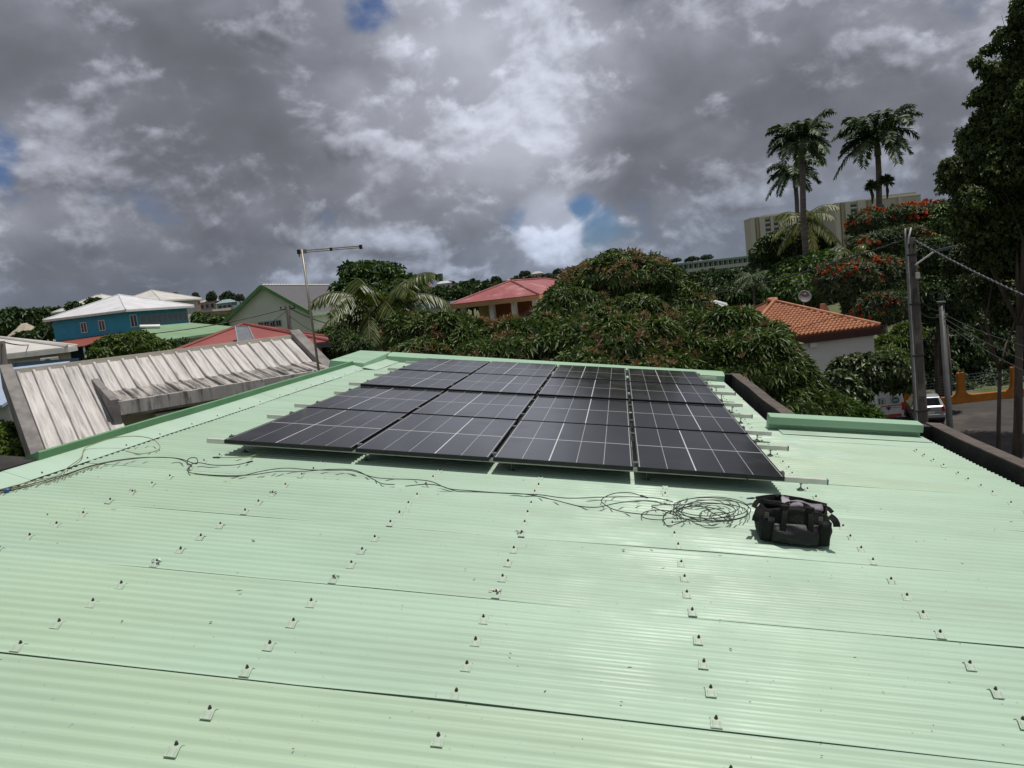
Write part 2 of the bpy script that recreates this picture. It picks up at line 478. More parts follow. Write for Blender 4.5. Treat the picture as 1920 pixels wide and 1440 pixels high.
for u in PURLINS:
    for k in range(-2, 12):
        for q in (0, 3, 6, 9):
            v = SEAM0 + k * SHEET + .045 + q * PITCH
            if v < -4.4 or v > 7.2: continue
            if -2.5 < u < 2.45 and .10 < v < 7.2: continue
            if u > 2.6 and v > 2.4: continue
            a = random.gauss(0, .05)
            M = HI @ RF(u + random.gauss(0, .006), v, .003 if q else .006) @ Matrix.Rotation(a, 4, 'Z')
            c = bpy.data.objects.new('hold_down_clip', cm); C.objects.link(c); c.parent = house; c.matrix_basis = M
            b = bpy.data.objects.new('screw_cap', bm_); C.objects.link(b); b.parent = c
            b.matrix_basis = Matrix.Translation((random.gauss(0, .0015), random.gauss(0, .002), 0)) @ Matrix.Rotation(random.random(), 4, 'Z') @ Matrix.Rotation(random.gauss(0, .07), 4, 'X')

# crumpled, brittle sealant round a few screws beside the laps
M_SEAL = mat('old_sealant', (.42, .43, .42), (.20, .21, .20), 60, .45, .3)
for u, k, q in ((-1.41, 1, 0), (-.42, 1, 0), (.42, 1, 0), (-2.34, 2, 3), (.42, 2, 0), (-1.41, 2, 6)):
    rr = random.Random(int(u * 100) + k); mb = MB()
    for i in range(9):
        a = rr.random() * 6.28; r_ = rr.uniform(.008, .030); l = rr.uniform(.006, .016); b = rr.random() * 6.28
        p = Vector((r_ * math.cos(a), r_ * math.sin(a) * .6, AMP + rr.uniform(.003, .012))); t_ = Vector((math.cos(b), math.sin(b) * .6, rr.uniform(-.5, .6))) * l; n_ = Vector((-math.sin(b), math.cos(b), rr.uniform(-.6, .6))) * l * .5
        mb.slab([p - t_, p + n_, p + t_, p - n_], .0012)
    so = mb.build('sealant', M_SEAL, house); so.matrix_basis = HI @ RF(u, SEAM0 + k * SHEET + .045 + q * PITCH, .004)

def rstrip(name, prof, v0, v1, m, bevel=0.0, nseg=1, wob=0.0):
    """extrude a closed (u, w) profile along the ridge"""
    mb = MB(world=house)
    rings = []
    for i in range(nseg + 1):
        v = v0 + (v1 - v0) * i / nseg
        rings.append([RP(u + wob * math.sin(3.1 * v + u), v, w_ + wob * math.sin(2.3 * v)) for u, w_ in prof])
    return mb.loft(rings).build(name, m, house, bevel=bevel)
# ridge flashing in two metre lengths, each lapped over the last
for i, (a, b) in enumerate([(-7.4, -5.2), (-5.2, -3.1), (-3.1, -1.05), (-1.05, 1.0), (1.0, 3.05), (3.05, 4.9), (4.9, 6.42)]):
    d = .0025 * (i % 2)
    rstrip('ridge_flashing', [(-3.195, .0132 + d), (-3.205, .0157 + d), (-3.40, .060 + d), (-3.43, .060 + d), (-3.43, .054 + d), (-3.40, .054 + d), (-3.205, .0127 + d)], a - .06, b, M_MINT_PLAIN, nseg=6, wob=.0012)
    for q in range(4):
        vq = a + .1 + q * .5
        cb_ = bpy.data.objects.new('screw_cap', bm_); C.objects.link(cb_); cb_.parent = house
        cb_.matrix_basis = HI @ RF(-3.235, vq, .008 + d)
rstrip('ridge_coping', [(-3.425, .040), (-3.418, .125), (-3.43, .134), (-3.80, -.04), (-3.80, -.10)], -.75, 6.42, M_GREEN, nseg=10, wob=.002)
rstrip('parapet_wall', [(-3.44, .02), (-3.44, .072), (-3.85, .075), (-3.85, -1.2), (-3.6, -1.2)], -7.5, -.7, M_DIRTY, nseg=8, wob=.006)
# raised end piece where ridge and gable cappings meet
mb = MB(world=house)
b_ = [RP(-3.86, 6.42, -.02), RP(-3.22, 6.42, -.02), RP(-3.22, 8.02, -.02), RP(-3.86, 8.02, -.02)]
t_ = [RP(-3.84, 6.44, .125), RP(-3.24, 6.44, .105), RP(-3.24, 8.0, .16), RP(-3.84, 8.0, .16)]
mb.hexa(b_, t_); mb.build('corner_capping', M_GREEN_LIGHT, house, bevel=.008)
rstrip('ridge_flashing', [(-2.98, .0137), (-2.985, .0162), (-3.23, .05), (-3.23, .04)], 6.30, 7.9, M_MINT_PLAIN)
# gable capping along the far end
def gstrip(name, prof, u0, u1, va, vb, m, bevel=0.0, nseg=4):
    mb = MB(world=house)
    rings = [[RP(u0 + (u1 - u0) * i / nseg, va + (vb - va) * i / nseg + dv, w_) for dv, w_ in prof] for i in range(nseg + 1)]
    return mb.loft(rings).build(name, m, house, bevel=bevel)
gstrip('gable_capping', [(.22, .0), (.22, .155), (.0, .150), (-.10, .118), (-.12, .108), (-.12, .0)], -3.22, 2.80, 7.82, 7.32, M_GREEN_LIGHT, .006)
gstrip('gable_capping', [(.16, .0), (.16, .175), (-.03, .160), (-.035, .075), (.045, .070), (.045, -.012)], 2.72, 4.36, 2.86, 2.88, M_GREEN_LIGHT, .006)
gstrip('gable_flashing', [(0.0, .019), (-.30, .0160), (-.305, .0130), (0.0, .0132)], 2.82, 4.38, 2.92, 2.92, M_MINT_PLAIN)
# gutters and parapets on the low side
rstrip('parapet_wall', [(2.96, -.9), (2.96, .10), (3.10, .105), (3.10, -.9)], 3.1, 7.72, M_DIRTY, nseg=8, wob=.006)
rstrip('parapet_cap', [(2.955, .098), (2.955, .112), (3.115, .114), (3.115, .098)], 3.05, 7.72, M_CAPSTONE, nseg=8, wob=.005)
rstrip('parapet_wall', [(4.56, -1.6), (4.55, .10), (4.70, .105), (4.70, -1.6)], -7.6, 3.30, M_DIRTY, nseg=12, wob=.006)
rstrip('parapet_cap', [(4.545, .098), (4.545, .112), (4.715, .114), (4.715, .098)], -7.6, 3.32, M_CAPSTONE, nseg=12, wob=.006)
mb = MB(world=house); mb.hexa([RP(4.36, 3.12, -1.4), RP(4.56, 3.12, -1.4), RP(4.56, 3.30, -1.4), RP(4.36, 3.30, -1.4)], [RP(4.36, 3.12, .10), RP(4.56, 3.12, .10), RP(4.56, 3.30, .10), RP(4.36, 3.30, .10)]); mb.build('parapet_return', M_DIRTY, house)
mb = MB(world=house); mb.hexa([RP(2.82, 7.55, -1.4), RP(2.97, 7.55, -1.4), RP(2.97, 7.72, -1.4), RP(2.82, 7.72, -1.4)], [RP(2.82, 7.55, .10), RP(2.97, 7.55, .10), RP(2.97, 7.72, .10), RP(2.82, 7.72, .10)]); mb.build('parapet_return', M_DIRTY, house)
rstrip('gutter', [(2.70, -.14), (2.70, -.15), (2.96, -.15), (2.96, -.14)], 3.0, 7.6, M_DIRTY)
rstrip('gutter', [(4.30, -.14), (4.30, -.15), (4.56, -.15), (4.56, -.14)], -7.5, 3.2, M_DIRTY)
# walls under the roof
mb = MB(world=house)
def col_(u, v, z): p = RP(u, v, -.12); return Vector((p.x, p.y, z))
for (u0, u1, va, vb) in [(-3.8, 2.94, 2.8, 7.7), (-3.8, 4.54, -7.5, 2.8)]:
    c4 = [(u0, va), (u1, va), (u1, vb), (u0, vb)]
    mb.hexa([Vector((RP(u, v).x, RP(u, v).y, house.location.z)) for u, v in c4], [RP(u, v, -.16) for u, v in c4])
mb.build('wall', M_WALLG, house)
# grit, leaf bits and droppings scattered on the sheets
n = 190
mb = MB()
for i in range(n):
    u = random.uniform(-3.0, 4.2); v = random.uniform(-4.2, -.1)
    p = RP(u, v, .0138); a = random.random() * 6.28; l = random.choice((.004, .005, .006, .008, .014)) * random.uniform(.6, 1.2); t_ = XR * math.cos(a) + YR * math.sin(a); b2 = NR.cross(t_)
    mb.slab([p - t_ * l, p + b2 * l * .35, p + t_ * l, p - b2 * l * .35], .0012)
stuff(tag(mb.build('leaf_litter', mat('litter', (.06, .055, .03), (.16, .17, .10), 30, .9)), 'tiny dark bits of leaf and grit on the green sheets', 'litter'))

# ================================================================ sixteen solar panels in four rows of four
PW, PL, PU, PV = 1.125, 1.738, 1.160, 1.756
def cell_mat():
    mt = bpy.data.materials.new('solar_cell'); mt.use_nodes = True
    t = NT(mt.node_tree); p = mt.node_tree.nodes['Principled BSDF']
    tc = t.n('ShaderNodeTexCoord').outputs['Object']
    sp_ = t.n('ShaderNodeSeparateXYZ'); t.put(sp_.inputs[0], tc)
    oi = t.n('ShaderNodeObjectInfo')
    f = t.math('FRACT', t.math('MULTIPLY', sp_.outputs[1], 26.0))
    line = t.ramp(t.math('ABSOLUTE', t.math('SUBTRACT', f, .5)), .42, .5)
    f2 = t.math('FRACT', t.math('MULTIPLY', sp_.outputs[0], 84.0))
    line2 = t.ramp(t.math('ABSOLUTE', t.math('SUBTRACT', f2, .5)), .40, .5)
    base = t.mix(oi.outputs['Random'], (.0105, .0105, .0125, 1), (.0155, .0150, .0185, 1))
    c = t.mix(t.math('MULTIPLY', line, .75), base, (.045, .046, .050, 1))
    c = t.mix(t.math('MULTIPLY', line2, .25), c, (.05, .05, .054, 1))
    dust = t.ramp(t.noise(t.vmath('ADD', tc, t.scale(t.vmath('ADD', (1, 1, 1), oi.outputs['Random']), 9.)), 2.2, 6, .6), .4, .8)
    c = t.mix(t.math('MULTIPLY', dust, .07), c, (.22, .21, .19, 1))
    t.put(p.inputs['Base Color'], c)
    t.put(p.inputs['Roughness'], t.ramp(dust, 0, 1, .13, .21))
    p.inputs['IOR'].default_value = 1.38
    return mt
M_CELL = cell_mat()
M_SHEET = mat('panel_backsheet', (.37, .375, .39), (.33, .33, .35), 9, .25)
M_STRIP = mat('panel_busbar', (.62, .62, .65), (.55, .55, .58), 9, .3)
M_FRAME = mat('panel_frame', (.012, .012, .013), (.02, .02, .02), 20, .38, .3)
M_ALU = mat('rail_aluminium', (.70, .69, .65), (.62, .61, .56), 14, .4, .15)
M_STEEL = mat('galvanised_steel', (.26, .27, .26), (.14, .15, .14), 40, .45, .6)
M_BLUE = mat('rail_plastic', (.02, .13, .30), (.03, .17, .36), 10, .5)
M_RUBBER = mat('black_rubber', (.012, .012, .012), (.02, .02, .02), 30, .6)
# panel pieces, centred on the panel, z = 0 at the glass
fr = MB(); hw, hl, th, fw = PW / 2, PL / 2, .032, .011
for x0, x1, y0, y1 in ((-hw, -hw + fw, -hl, hl), (hw - fw, hw, -hl, hl), (-hw + fw, hw - fw, -hl, -hl + fw), (-hw + fw, hw - fw, hl - fw, hl)):
    fr.box(x0, x1, y0, y1, -th, .0016)
frame_me = fr.mesh('frame'); frame_me.materials.append(M_FRAME)
bs = MB().box(-hw + fw, hw - fw, -hl + fw, hl - fw, -.006, -.0005); sheet_me = bs.mesh('backsheet'); sheet_me.materials.append(M_SHEET)
jb = MB().box(-.06, .06, hl - .28, hl - .18, -.028, -.0065); junction_me = jb.mesh('junction_box'); junction_me.materials.append(M_RUBBER)
IX0, IX1 = -hw + fw + .0085, hw - fw - .0085
GX, GY, GBIG = .0056, .026, .0110
cw = (IX1 - IX0 - 3 * GX - GBIG) / 5
cl = (PL - 2 * fw - 2 * .008 - GY) / 2
cell_me = MB().box(-cw / 2, cw / 2, -cl / 2, cl / 2, -.0004, 0.0).mesh('cell'); cell_me.materials.append(M_CELL)
strip_me = MB().box(-GBIG / 2 + .0016, GBIG / 2 - .0016, -PL / 2 + fw + .004, PL / 2 - fw - .004, -.0004, -.0001).mesh('busbar_strip'); strip_me.materials.append(M_STRIP)
BIG = [[2, 3, 2, 2], [2, 2, 3, 3], [3, 3, 3, 3], [2, 2, 2, 2]]           # after which column of cells the wide strip comes
ROWW = [0.0, .004, .026, .034]
ORD = ['nearest', 'second', 'third', 'farthest']; COLN = ['leftmost', 'second from the left', 'third from the left', 'rightmost']
PANW = .145
for r in range(4):
    for c in range(4):
        uc = (c - 1.5) * PU; vc = (r + .5) * PV
        pn = thing('solar_module', f'black framed solar panel, {COLN[c]} in the {ORD[r]} row', 'solar panel',
                   M=RF(uc, vc, PANW + ROWW[r] + random.gauss(0, .001)) @ Matrix.Rotation(random.gauss(0, .0012), 4, 'X') @ Matrix.Rotation(random.gauss(0, .0012), 4, 'Y'), group='solar panels laid on the green roof')
        for nm, me in (('frame', frame_me), ('backsheet', sheet_me), ('junction_box', junction_me)):
            o = bpy.data.objects.new(nm, me); C.objects.link(o); o.parent = pn
        x = IX0
        for j in range(5):
            for i in range(2):
                o = bpy.data.objects.new('cell', cell_me); C.objects.link(o); o.parent = pn
                o.location = (x + cw / 2, (i - .5) * (cl + GY), 0)
            x += cw
            if j == BIG[r][c] - 1:
                o = bpy.data.objects.new('busbar_strip', strip_me); C.objects.link(o); o.parent = pn; o.location = (x + GBIG / 2, 0, 0)
                x += GBIG
            else: x += GX

# rails: two under each row, on threaded feet, with panel clamps
def bell_foot(h):
    mb = MB()
    mb.tube([(0, 0, .0), (0, 0, .006), (0, 0, .008), (0, 0, .016), (0, 0, .022)], [.030, .030, .022, .012, .008], 12)
    mb.cyl((0, 0, .02), (0, 0, h), .0052, 8)
    mb.cyl((0, 0, h - .012), (0, 0, h - .003), .011, 6)
    mb.box(-.012, .052, -.015, .015, h - .003, h + .001)
    return mb
foot_cache = {}
RAILN = {0: 'front', 1: 'back'}
RH = .040
for r in range(4):
    for q, fv in ((0, .20), (1, .80)):
        v = r * PV + fv * PV
        if r == 0 and q == 0: v = .16
        wt_ = PANW + ROWW[r] - .033                           # rail top
        ends = {(0, 0): 2.66, (0, 1): 2.62, (1, 0): 2.60, (1, 1): 2.58}.get((r, q), 2.62 + random.uniform(-.05, .05))
        u0 = -2.50 - random.uniform(0, .14)
        rl = thing('mounting_rail', f'aluminium mounting rail under the {RAILN[q]} half of the {ORD[r]} row of solar panels', 'rail', M=RF(u0, v, wt_), group='aluminium rails carrying the solar panels')
        L = ends - u0
        mb = MB(); mb.box(0, L, -.018, .018, -RH, 0.0); mb.box(0, L, -.005, .005, 0.0, .0012)
        mb.build('rail_profile', M_ALU, rl)
        if (r, q) in ((0, 0), (0, 1), (1, 1), (2, 1)):
            cp = MB().box(L - .006, L + .004, -.0195, .0195, -RH - .0015, .0018).build('end_cap', M_BLUE if (r, q) in ((0, 0),) else M_RUBBER, rl)
        hft = wt_ - RH - AMP - .001
        for uf in (-2.20, -1.1, .15, 1.25, 2.46):
            mb = bell_foot(hft)
            mb.build('foot', M_STEEL, rl, smooth=False, loc=(uf - u0 + random.uniform(-.01, .01), 0, -RH - hft))
        for c in range(5):
            uc = (c - 2) * PU
            mb = MB()
            if 0 < c < 4:
                mb.box(-.010, .010, -.022, .022, .018, .0355); mb.box(-.022, .022, -.022, .022, .0355, .0385); mb.cyl((0, 0, .0385), (0, 0, .045), .0065, 6)
            else:
                s_ = 1 if c == 4 else -1
                x_ = s_ * -.014
                mb.box(min(x_ + s_ * .001, x_ + s_ * .022), max(x_ + s_ * .001, x_ + s_ * .022), -.022, .022, .0012, .034); mb.box(min(x_ - s_ * .010, x_ + s_ * .022), max(x_ - s_ * .010, x_ + s_ * .022), -.022, .022, .0365, .0395); mb.cyl((x_ + s_ * .010, 0, .0395), (x_ + s_ * .010, 0, .048), .0065, 6)
            mb.build('clamp', M_STEEL, rl, loc=(uc - u0, 0, 0))

# ---------------------------------------------------------------- cables
M_CABLE = mat('black_cable', (.018, .022, .018), (.03, .035, .03), 20, .45)
M_EARTH = mat('earth_cable', (.30, .33, .07), (.20, .26, .08), 60, .5, lo=.45, hi=.55)
M_TAN = mat('tan_cable', (.30, .25, .13), (.20, .19, .10), 40, .55)
M_PLUGB = mat('plug_blue', (.02, .10, .32), (.03, .14, .40), 10, .4)
def smooth_path(pts, sub=6):
    P_ = [Vector(p) for p in pts]; out = []
    for i in range(len(P_) - 1):
        p0 = P_[max(i - 1, 0)]; p1 = P_[i]; p2 = P_[i + 1]; p3 = P_[min(i + 2, len(P_) - 1)]
        for k in range(sub):
            t = k / sub
            out.append(.5 * ((2 * p1) + (-p0 + p2) * t + (2 * p0 - 5 * p1 + 4 * p2 - p3) * t * t + (-p0 + 3 * p1 - 3 * p2 + p3) * t ** 3))
    out.append(P_[-1]); return out
def cable(name, label, px, m, r=.0034, lift=None, z0=.0165, ends=()):
    """lies on the crests; 'lift' gives the height of a control point where the cable springs clear of the roof"""
    c3 = []
    for i, q in enumerate(px):
        w_ = z0 + (lift[i] if lift else 0)
        u, v = on_roof(q[0], q[1], w_)
        c3.append(RP(u, v, w_ + random.uniform(0, .002)))
    path = smooth_path(c3, 7)
    t = thing(name, label, 'cable', c3[0], group='loose cables lying on the roof')
    MB(world=t).tube(path, r, 7).build('cable_sheath', m, t, smooth=True)
    for e in ends:
        a, b = (path[0], path[4]) if e[0] == 0 else (path[-1], path[-5])
        d = (a - b).normalized()
        MB(world=t).tube([a - d * .01, a + d * .012, a + d * .012, a + d * .034], [.0062, .0085, .0066, .0066], 8).build('plug', M_RUBBER, t)
        MB(world=t).tube([a + d * .033, a + d * .036, a + d * .050], [.0068, .0072, .0050], 8).build('plug_collar', e[1], t)
    return t
cable('solar_cable', 'thick black cable from the left edge to a small loop and bare connector',
      [(-40, 925), (40, 912), (110, 894), (180, 871), (250, 859), (310, 858), (340, 861), (368, 870), (368, 859), (354, 860), (352, 872), (372, 868), (400, 872), (440, 872), (465, 867)], M_CABLE, .0036,
      lift=[0, 0, 0, .01, .02, .03, .02, .02, .06, .07, .02, .02, .01, .01, .01], ends=[(1, M_RUBBER)])
cable('solar_cable', 'black cable from the left edge bending round below the small loop',
      [(-40, 934), (30, 918), (100, 900), (160, 878), (210, 866), (280, 858), (330, 860), (356, 872), (352, 884), (372, 889), (420, 892), (470, 891), (520, 884), (570, 884), (620, 880), (665, 882), (700, 899), (716, 907), (740, 909)], M_CABLE, .0034,
      lift=[0, 0, 0, .01, .02, .03, .03, .02, .0, 0, 0, 0, .02, .01, .02, .03, .0, 0, 0])
cable('solar_cable', 'long black cable sweeping right across the sheets to the coil beside the bag',
      [(365, 889), (410, 893), (450, 893), (490, 884), (535, 878), (580, 881), (620, 882), (660, 883), (700, 895), (735, 898), (770, 899), (808, 903), (840, 916), (880, 920), (930, 924), (985, 927), (1040, 938), (1085, 949), (1120, 951), (1160, 943), (1205, 939), (1250, 945)], M_CABLE, .0034,
      lift=[0, 0, 0, .03, .03, .02, .02, .02, .01, 0, 0, .03, 0, 0, 0, 0, .01, 0, .01, .03, .03, .01])
cable('solar_cable', 'black cable arching to the right beneath the panels, crossing the long cable',
      [(760, 912), (800, 908), (828, 912), (856, 921), (900, 923), (960, 926), (1010, 928), (1060, 934), (1110, 933), (1160, 932), (1225, 933), (1262, 941)], M_CABLE, .0034,
      lift=[0, .03, .03, .0, 0, 0, 0, 0, .01, .02, .02, .02])
cable('solar_cable', 'black cable with a blue collared plug looping out to the left of the coil',
      [(1203, 930), (1180, 924), (1150, 926), (1128, 937), (1135, 947), (1158, 958), (1200, 964), (1245, 967)], M_CABLE, .0034, lift=[.012, .03, .03, .02, .01, 0, .01, .01], ends=[(0, M_PLUGB)])
# the coil: turns of one cable wandering round, springing clear of the sheets
coil = []; lf = []
for (cx, cy, rx, ry, a0, a1, hgt) in [(1333, 952, 70, 20, -170, 190, .03), (1342, 957, 66, 20, 190, 540, .035), (1325, 950, 62, 17, 180, 545, .025), (1335, 962, 68, 17, 185, 540, .02), (1322, 958, 58, 15, 180, 500, .03), (1305, 972, 62, 22, 140, 400, .0), (1236, 966, 33, 9, 40, 400, .01), (1270, 958, 60, 12, 220, 380, .02), (1350, 968, 18, 7, 60, 420, .01), (1352, 966, 40, 12, 60, 300, .02)]:
    for a in np.linspace(a0, a1, 12)[:-1]:
        coil.append((cx + rx * math.cos(R(a)) + random.uniform(-1.2, 1.2), cy + ry * math.sin(R(a)) + random.uniform(-.6, .6))); lf.append(max(0, hgt * (.6 + .5 * math.sin(R(a + 40)))) + .002 * random.random())
cable('cable_coil', 'tangled coil of thin black cable lying left of the bag', coil, M_CABLE, .0033, lift=lf)
cable('solar_cable', 'short black cable with a plug poking out from behind the bag', [(1412, 934), (1428, 934), (1445, 937), (1470, 943)], M_CABLE, .0034, lift=[.03, .03, .02, 0], ends=[(0, M_PLUGB)])
cable('earth_cable', 'tan cable looping over the ridge flashing at the left', [(-30, 926), (50, 905), (105, 893), (128, 876), (152, 858), (158, 842), (175, 833), (210, 822), (250, 818), (285, 823), (300, 838), (290, 846), (262, 851), (236, 846)], M_TAN, .0036, lift=[0, 0, 0, .01, .03, .05, .07, .10, .10, .06, .02, 0, 0, 0])
cable('earth_cable', 'short yellow and green earth cable poking from under the nearest left panel', [(410, 858), (424, 858), (445, 858), (470, 856), (500, 845)], M_EARTH, .0042, lift=[.01, .012, .01, .01, .03], ends=[(0, M_RUBBER)])
cable('panel_lead', 'thin black lead hanging in a loop below the front right panel', [(1392, 893), (1404, 899), (1418, 901), (1432, 897), (1438, 893)], M_CABLE, .0032, lift=[.10, .055, .05, .06, .10])
cable('earth_cable', 'tan cable lying along the left edge beside the black ones', [(-30, 930), (40, 914), (100, 902), (150, 884), (200, 868)], M_TAN, .0034)
t = thing('tape_roll', 'blue taped cable end at the left edge of the roof', 'tape', RP(*on_roof(14, 926), .012))
MB().tube([(-.02, 0, .012), (.0, 0, .012), (.02, .002, .012)], [.012, .016, .010], 10).build('tape_wrap', M_PLUGB, t, smooth=True)
MB().tube([(.02, .002, .012), (.034, .004, .010)], [.008, .006], 8).build('cable_end', M_RUBBER, t)

# ================================================================ ground, road, far hills
def sstep(a, b, x):
    t = min(1, max(0, (x - a) / (b - a))); return t * t * (3 - 2 * t)
STREET = -4.8
def ht(x, y):
    d = math.hypot(x, y); az = math.degrees(math.atan2(x, y))
    z = 0.0
    low = sstep(3, 11, x + .12 * y - 1.0) * (1 - sstep(62, 120, d))
    z += STREET * low
    z += -1.2 * sstep(12, 20, y) * (1 - low) * (1 - sstep(30, 45, d)) * sstep(-9, -3, x)
    z += (1 - low) * 3.0 * sstep(28, 75, d) * sstep(10, -10, az)
    hill = 14 * math.exp(-((az + 42) / 16) ** 2) + 8.5 * math.exp(-((az + 2) / 12) ** 2) + 6 * math.exp(-((az - 22) / 12) ** 2) + 6 * math.exp(-((az + 20) / 9) ** 2)
    z += hill * sstep(90, 420, d) * (1 - .9 * sstep(900, 2500, d))
    z += 1.2 * mnoise.noise(Vector((x * .012, y * .012, 3.3))) * sstep(70, 200, d) * 2
    return z
M_GROUND = mat('ground_grass', (.055, .085, .025), (.10, .11, .045), .35, .95, c3=(.16, .125, .075), s3=.09, lo3=.52, hi3=.68, bump=.5, bscale=9, coords='Object')
rings = [0.5, 3, 6, 9, 12, 15, 18, 21, 24, 28, 32, 37, 43, 50, 58, 68, 80, 95, 115, 140, 170, 210, 260, 320, 400, 500, 640, 850, 1200, 1800, 2800, 4500]
NA = 144
vs_ = [(0, 0, ht(0, 0))]; fs_ = []
for r_ in rings:
    for a in range(NA):
        th = 2 * math.pi * a / NA; x, y = r_ * math.sin(th), r_ * math.cos(th)
        vs_.append((x, y, ht(x, y)))
for a in range(NA): fs_.append((0, 1 + (a + 1) % NA, 1 + a))
for i in range(len(rings) - 1):
    for a in range(NA):
        p = 1 + i * NA + a; q = 1 + i * NA + (a + 1) % NA
        fs_.append((p, q, q + NA, p + NA))
gm = MB().add(vs_, fs_).build('ground', M_GROUND, smooth=True); struct(gm)

def gp(px, py, z):
    d = FWD + (px - 960) / FPX * RIGHT + (py - 720) / FPX * DOWN
    return CAM + d * ((z - H) / d.z)
M_ASPH = mat('asphalt', (.032, .029, .027), (.050, .045, .041), .7, .92, c3=(.085, .068, .056), s3=.22, lo3=.50, hi3=.66, bump=.3, bscale=40)
z = STREET
rd = [(9, 10), (60, 10), (60, 46), (30, 50), (16, 56), (11, 44), (9.5, 28)]
mb = MB(); mb.slab([(x, y, STREET + .03) for x, y in rd], .05); struct(mb.build('road', M_ASPH))
# verge strip along the fence
M_SOIL = mat('verge_soil', (.06, .05, .035), (.05, .07, .025), 1.2, .95, bump=.5, bscale=14)

# ================================================================ generic pieces for the buildings around
GLASS = mat('window_glass', (.02, .024, .028), (.035, .04, .045), 2, .08, spec=.7)
WHITE = mat('white_paint', (.72, .72, .70), (.62, .62, .60), 4, .6)
def M_wall(name, c, k=.86): return mat(name, c, tuple(x * k for x in c), 1.3, .85, c3=tuple(x * .7 for x in c), s3=.6, lo3=.58, hi3=.8)
def window(p, ax, ay_out, x, z, wd, h, frame=WHITE, bars=1, pane=GLASS, depth=.05):
    """window on a wall: ax = unit vector along the wall, ay_out = outward normal; x, z position of its lower left corner, in p's local space"""
    ax = Vector(ax); n = Vector(ay_out); o = ax * x + Vector((0, 0, z))
    base = p['_o'] if '_o' in p else None
    def q(a, b, c): return o + ax * a + Vector((0, 0, b)) + n * c
    f = MB(); t = min(.07, wd * .12)
    for a0, a1, b0, b1 in ((0, t, 0, h), (wd - t, wd, 0, h), (t, wd - t, 0, t), (t, wd - t, h - t, h)) + tuple((wd * (i + 1) / (bars + 1) - t / 2, wd * (i + 1) / (bars + 1) + t / 2, t, h - t) for i in range(bars)):
        f.hexa([q(a0, b0, .002), q(a1, b0, .002), q(a1, b1, .002), q(a0, b1, .002)], [q(a0, b0, depth), q(a1, b0, depth), q(a1, b1, depth), q(a0, b1, depth)])
    fo = f.build('window', frame, p)
    g = MB(); g.hexa([q(t, t, .001), q(wd - t, t, .001), q(wd - t, h - t, .001), q(t, h - t, .001)], [q(t, t, .02), q(wd - t, t, .02), q(wd - t, h - t, .02), q(t, h - t, .02)])
    g.build('pane', pane, fo)
    return fo
def house_root(name, label, px, py, d, phi, zb=None, cat='house', group=None):
    """Empty under the near corner; local x runs along the front face (house on -x), local y away along the right face"""
    c = at(px, py, d)
    z0 = ht(c.x, c.y) - .3 if zb is None else zb
    t = thing(name, label, cat, (c.x, c.y, z0), R(7.9 - phi), group)
    return t, c.z - z0
def hip_roof(p, a, b, h, rh, ov, m, m2, ridge=None, th=.10, fascia=.18):
    """hip roof over x in [-a,0], y in [0,b], eave at height h"""
    x0, x1, y0, y1 = -a - ov, ov, -ov, b + ov
    rr = abs((x1 - x0) - (y1 - y0)) / 2
    if (x1 - x0) >= (y1 - y0): r1 = Vector((x0 + (y1 - y0) / 2, (y0 + y1) / 2, h + rh)); r2 = Vector((x1 - (y1 - y0) / 2, (y0 + y1) / 2, h + rh))
    else: r1 = Vector(((x0 + x1) / 2, y0 + (x1 - x0) / 2, h + rh)); r2 = Vector(((x0 + x1) / 2, y1 - (x1 - x0) / 2, h + rh))
    e = [Vector((x0, y0, h)), Vector((x1, y0, h)), Vector((x1, y1, h)), Vector((x0, y1, h))]
    mb = MB()
    vsx = e + [r1, r2]
    if (x1 - x0) >= (y1 - y0): fs = [(0, 1, 5, 4), (1, 2, 5), (2, 3, 4, 5), (3, 0, 4)]
    else: fs = [(0, 1, 4), (1, 2, 5, 4), (2, 3, 5), (3, 0, 4, 5)]
    low = [v - Vector((0, 0, th)) for v in e]
    mb.add(vsx + low, fs + [(0, 6, 7, 1), (1, 7, 8, 2), (2, 8, 9, 3), (3, 9, 6, 0), (6, 9, 8, 7)])
    ro = mb.build('roof', m, p)
    cap = MB()
    for s_, t_ in ((e[0], r1), (e[1], r2 if (x1 - x0) >= (y1 - y0) else r1), (e[2], r2), (e[3], r1 if (x1 - x0) >= (y1 - y0) else r2), (r1, r2)):
        if (s_ - t_).length > .05: cap.tube([s_ + Vector((0, 0, .02)), t_ + Vector((0, 0, .02))], .07, 6)
    cap.build('ridge_cap', m, ro)
    if m2 is not None:
        f = MB(); g = .03
        for s_, t_ in ((0, 1), (1, 2), (2, 3), (3, 0)):
            f.bar(e[s_] - Vector((0, 0, th * .5 + fascia * .5)), e[t_] - Vector((0, 0, th * .5 + fascia * .5)), .05, fascia)
        f.build('fascia', m2, p)
    return ro
def walls_box(p, a, b, h, m, x0=None, name='wall'):
    return MB().box(-a, 0, 0, b, 0, h).build(name, m, p)
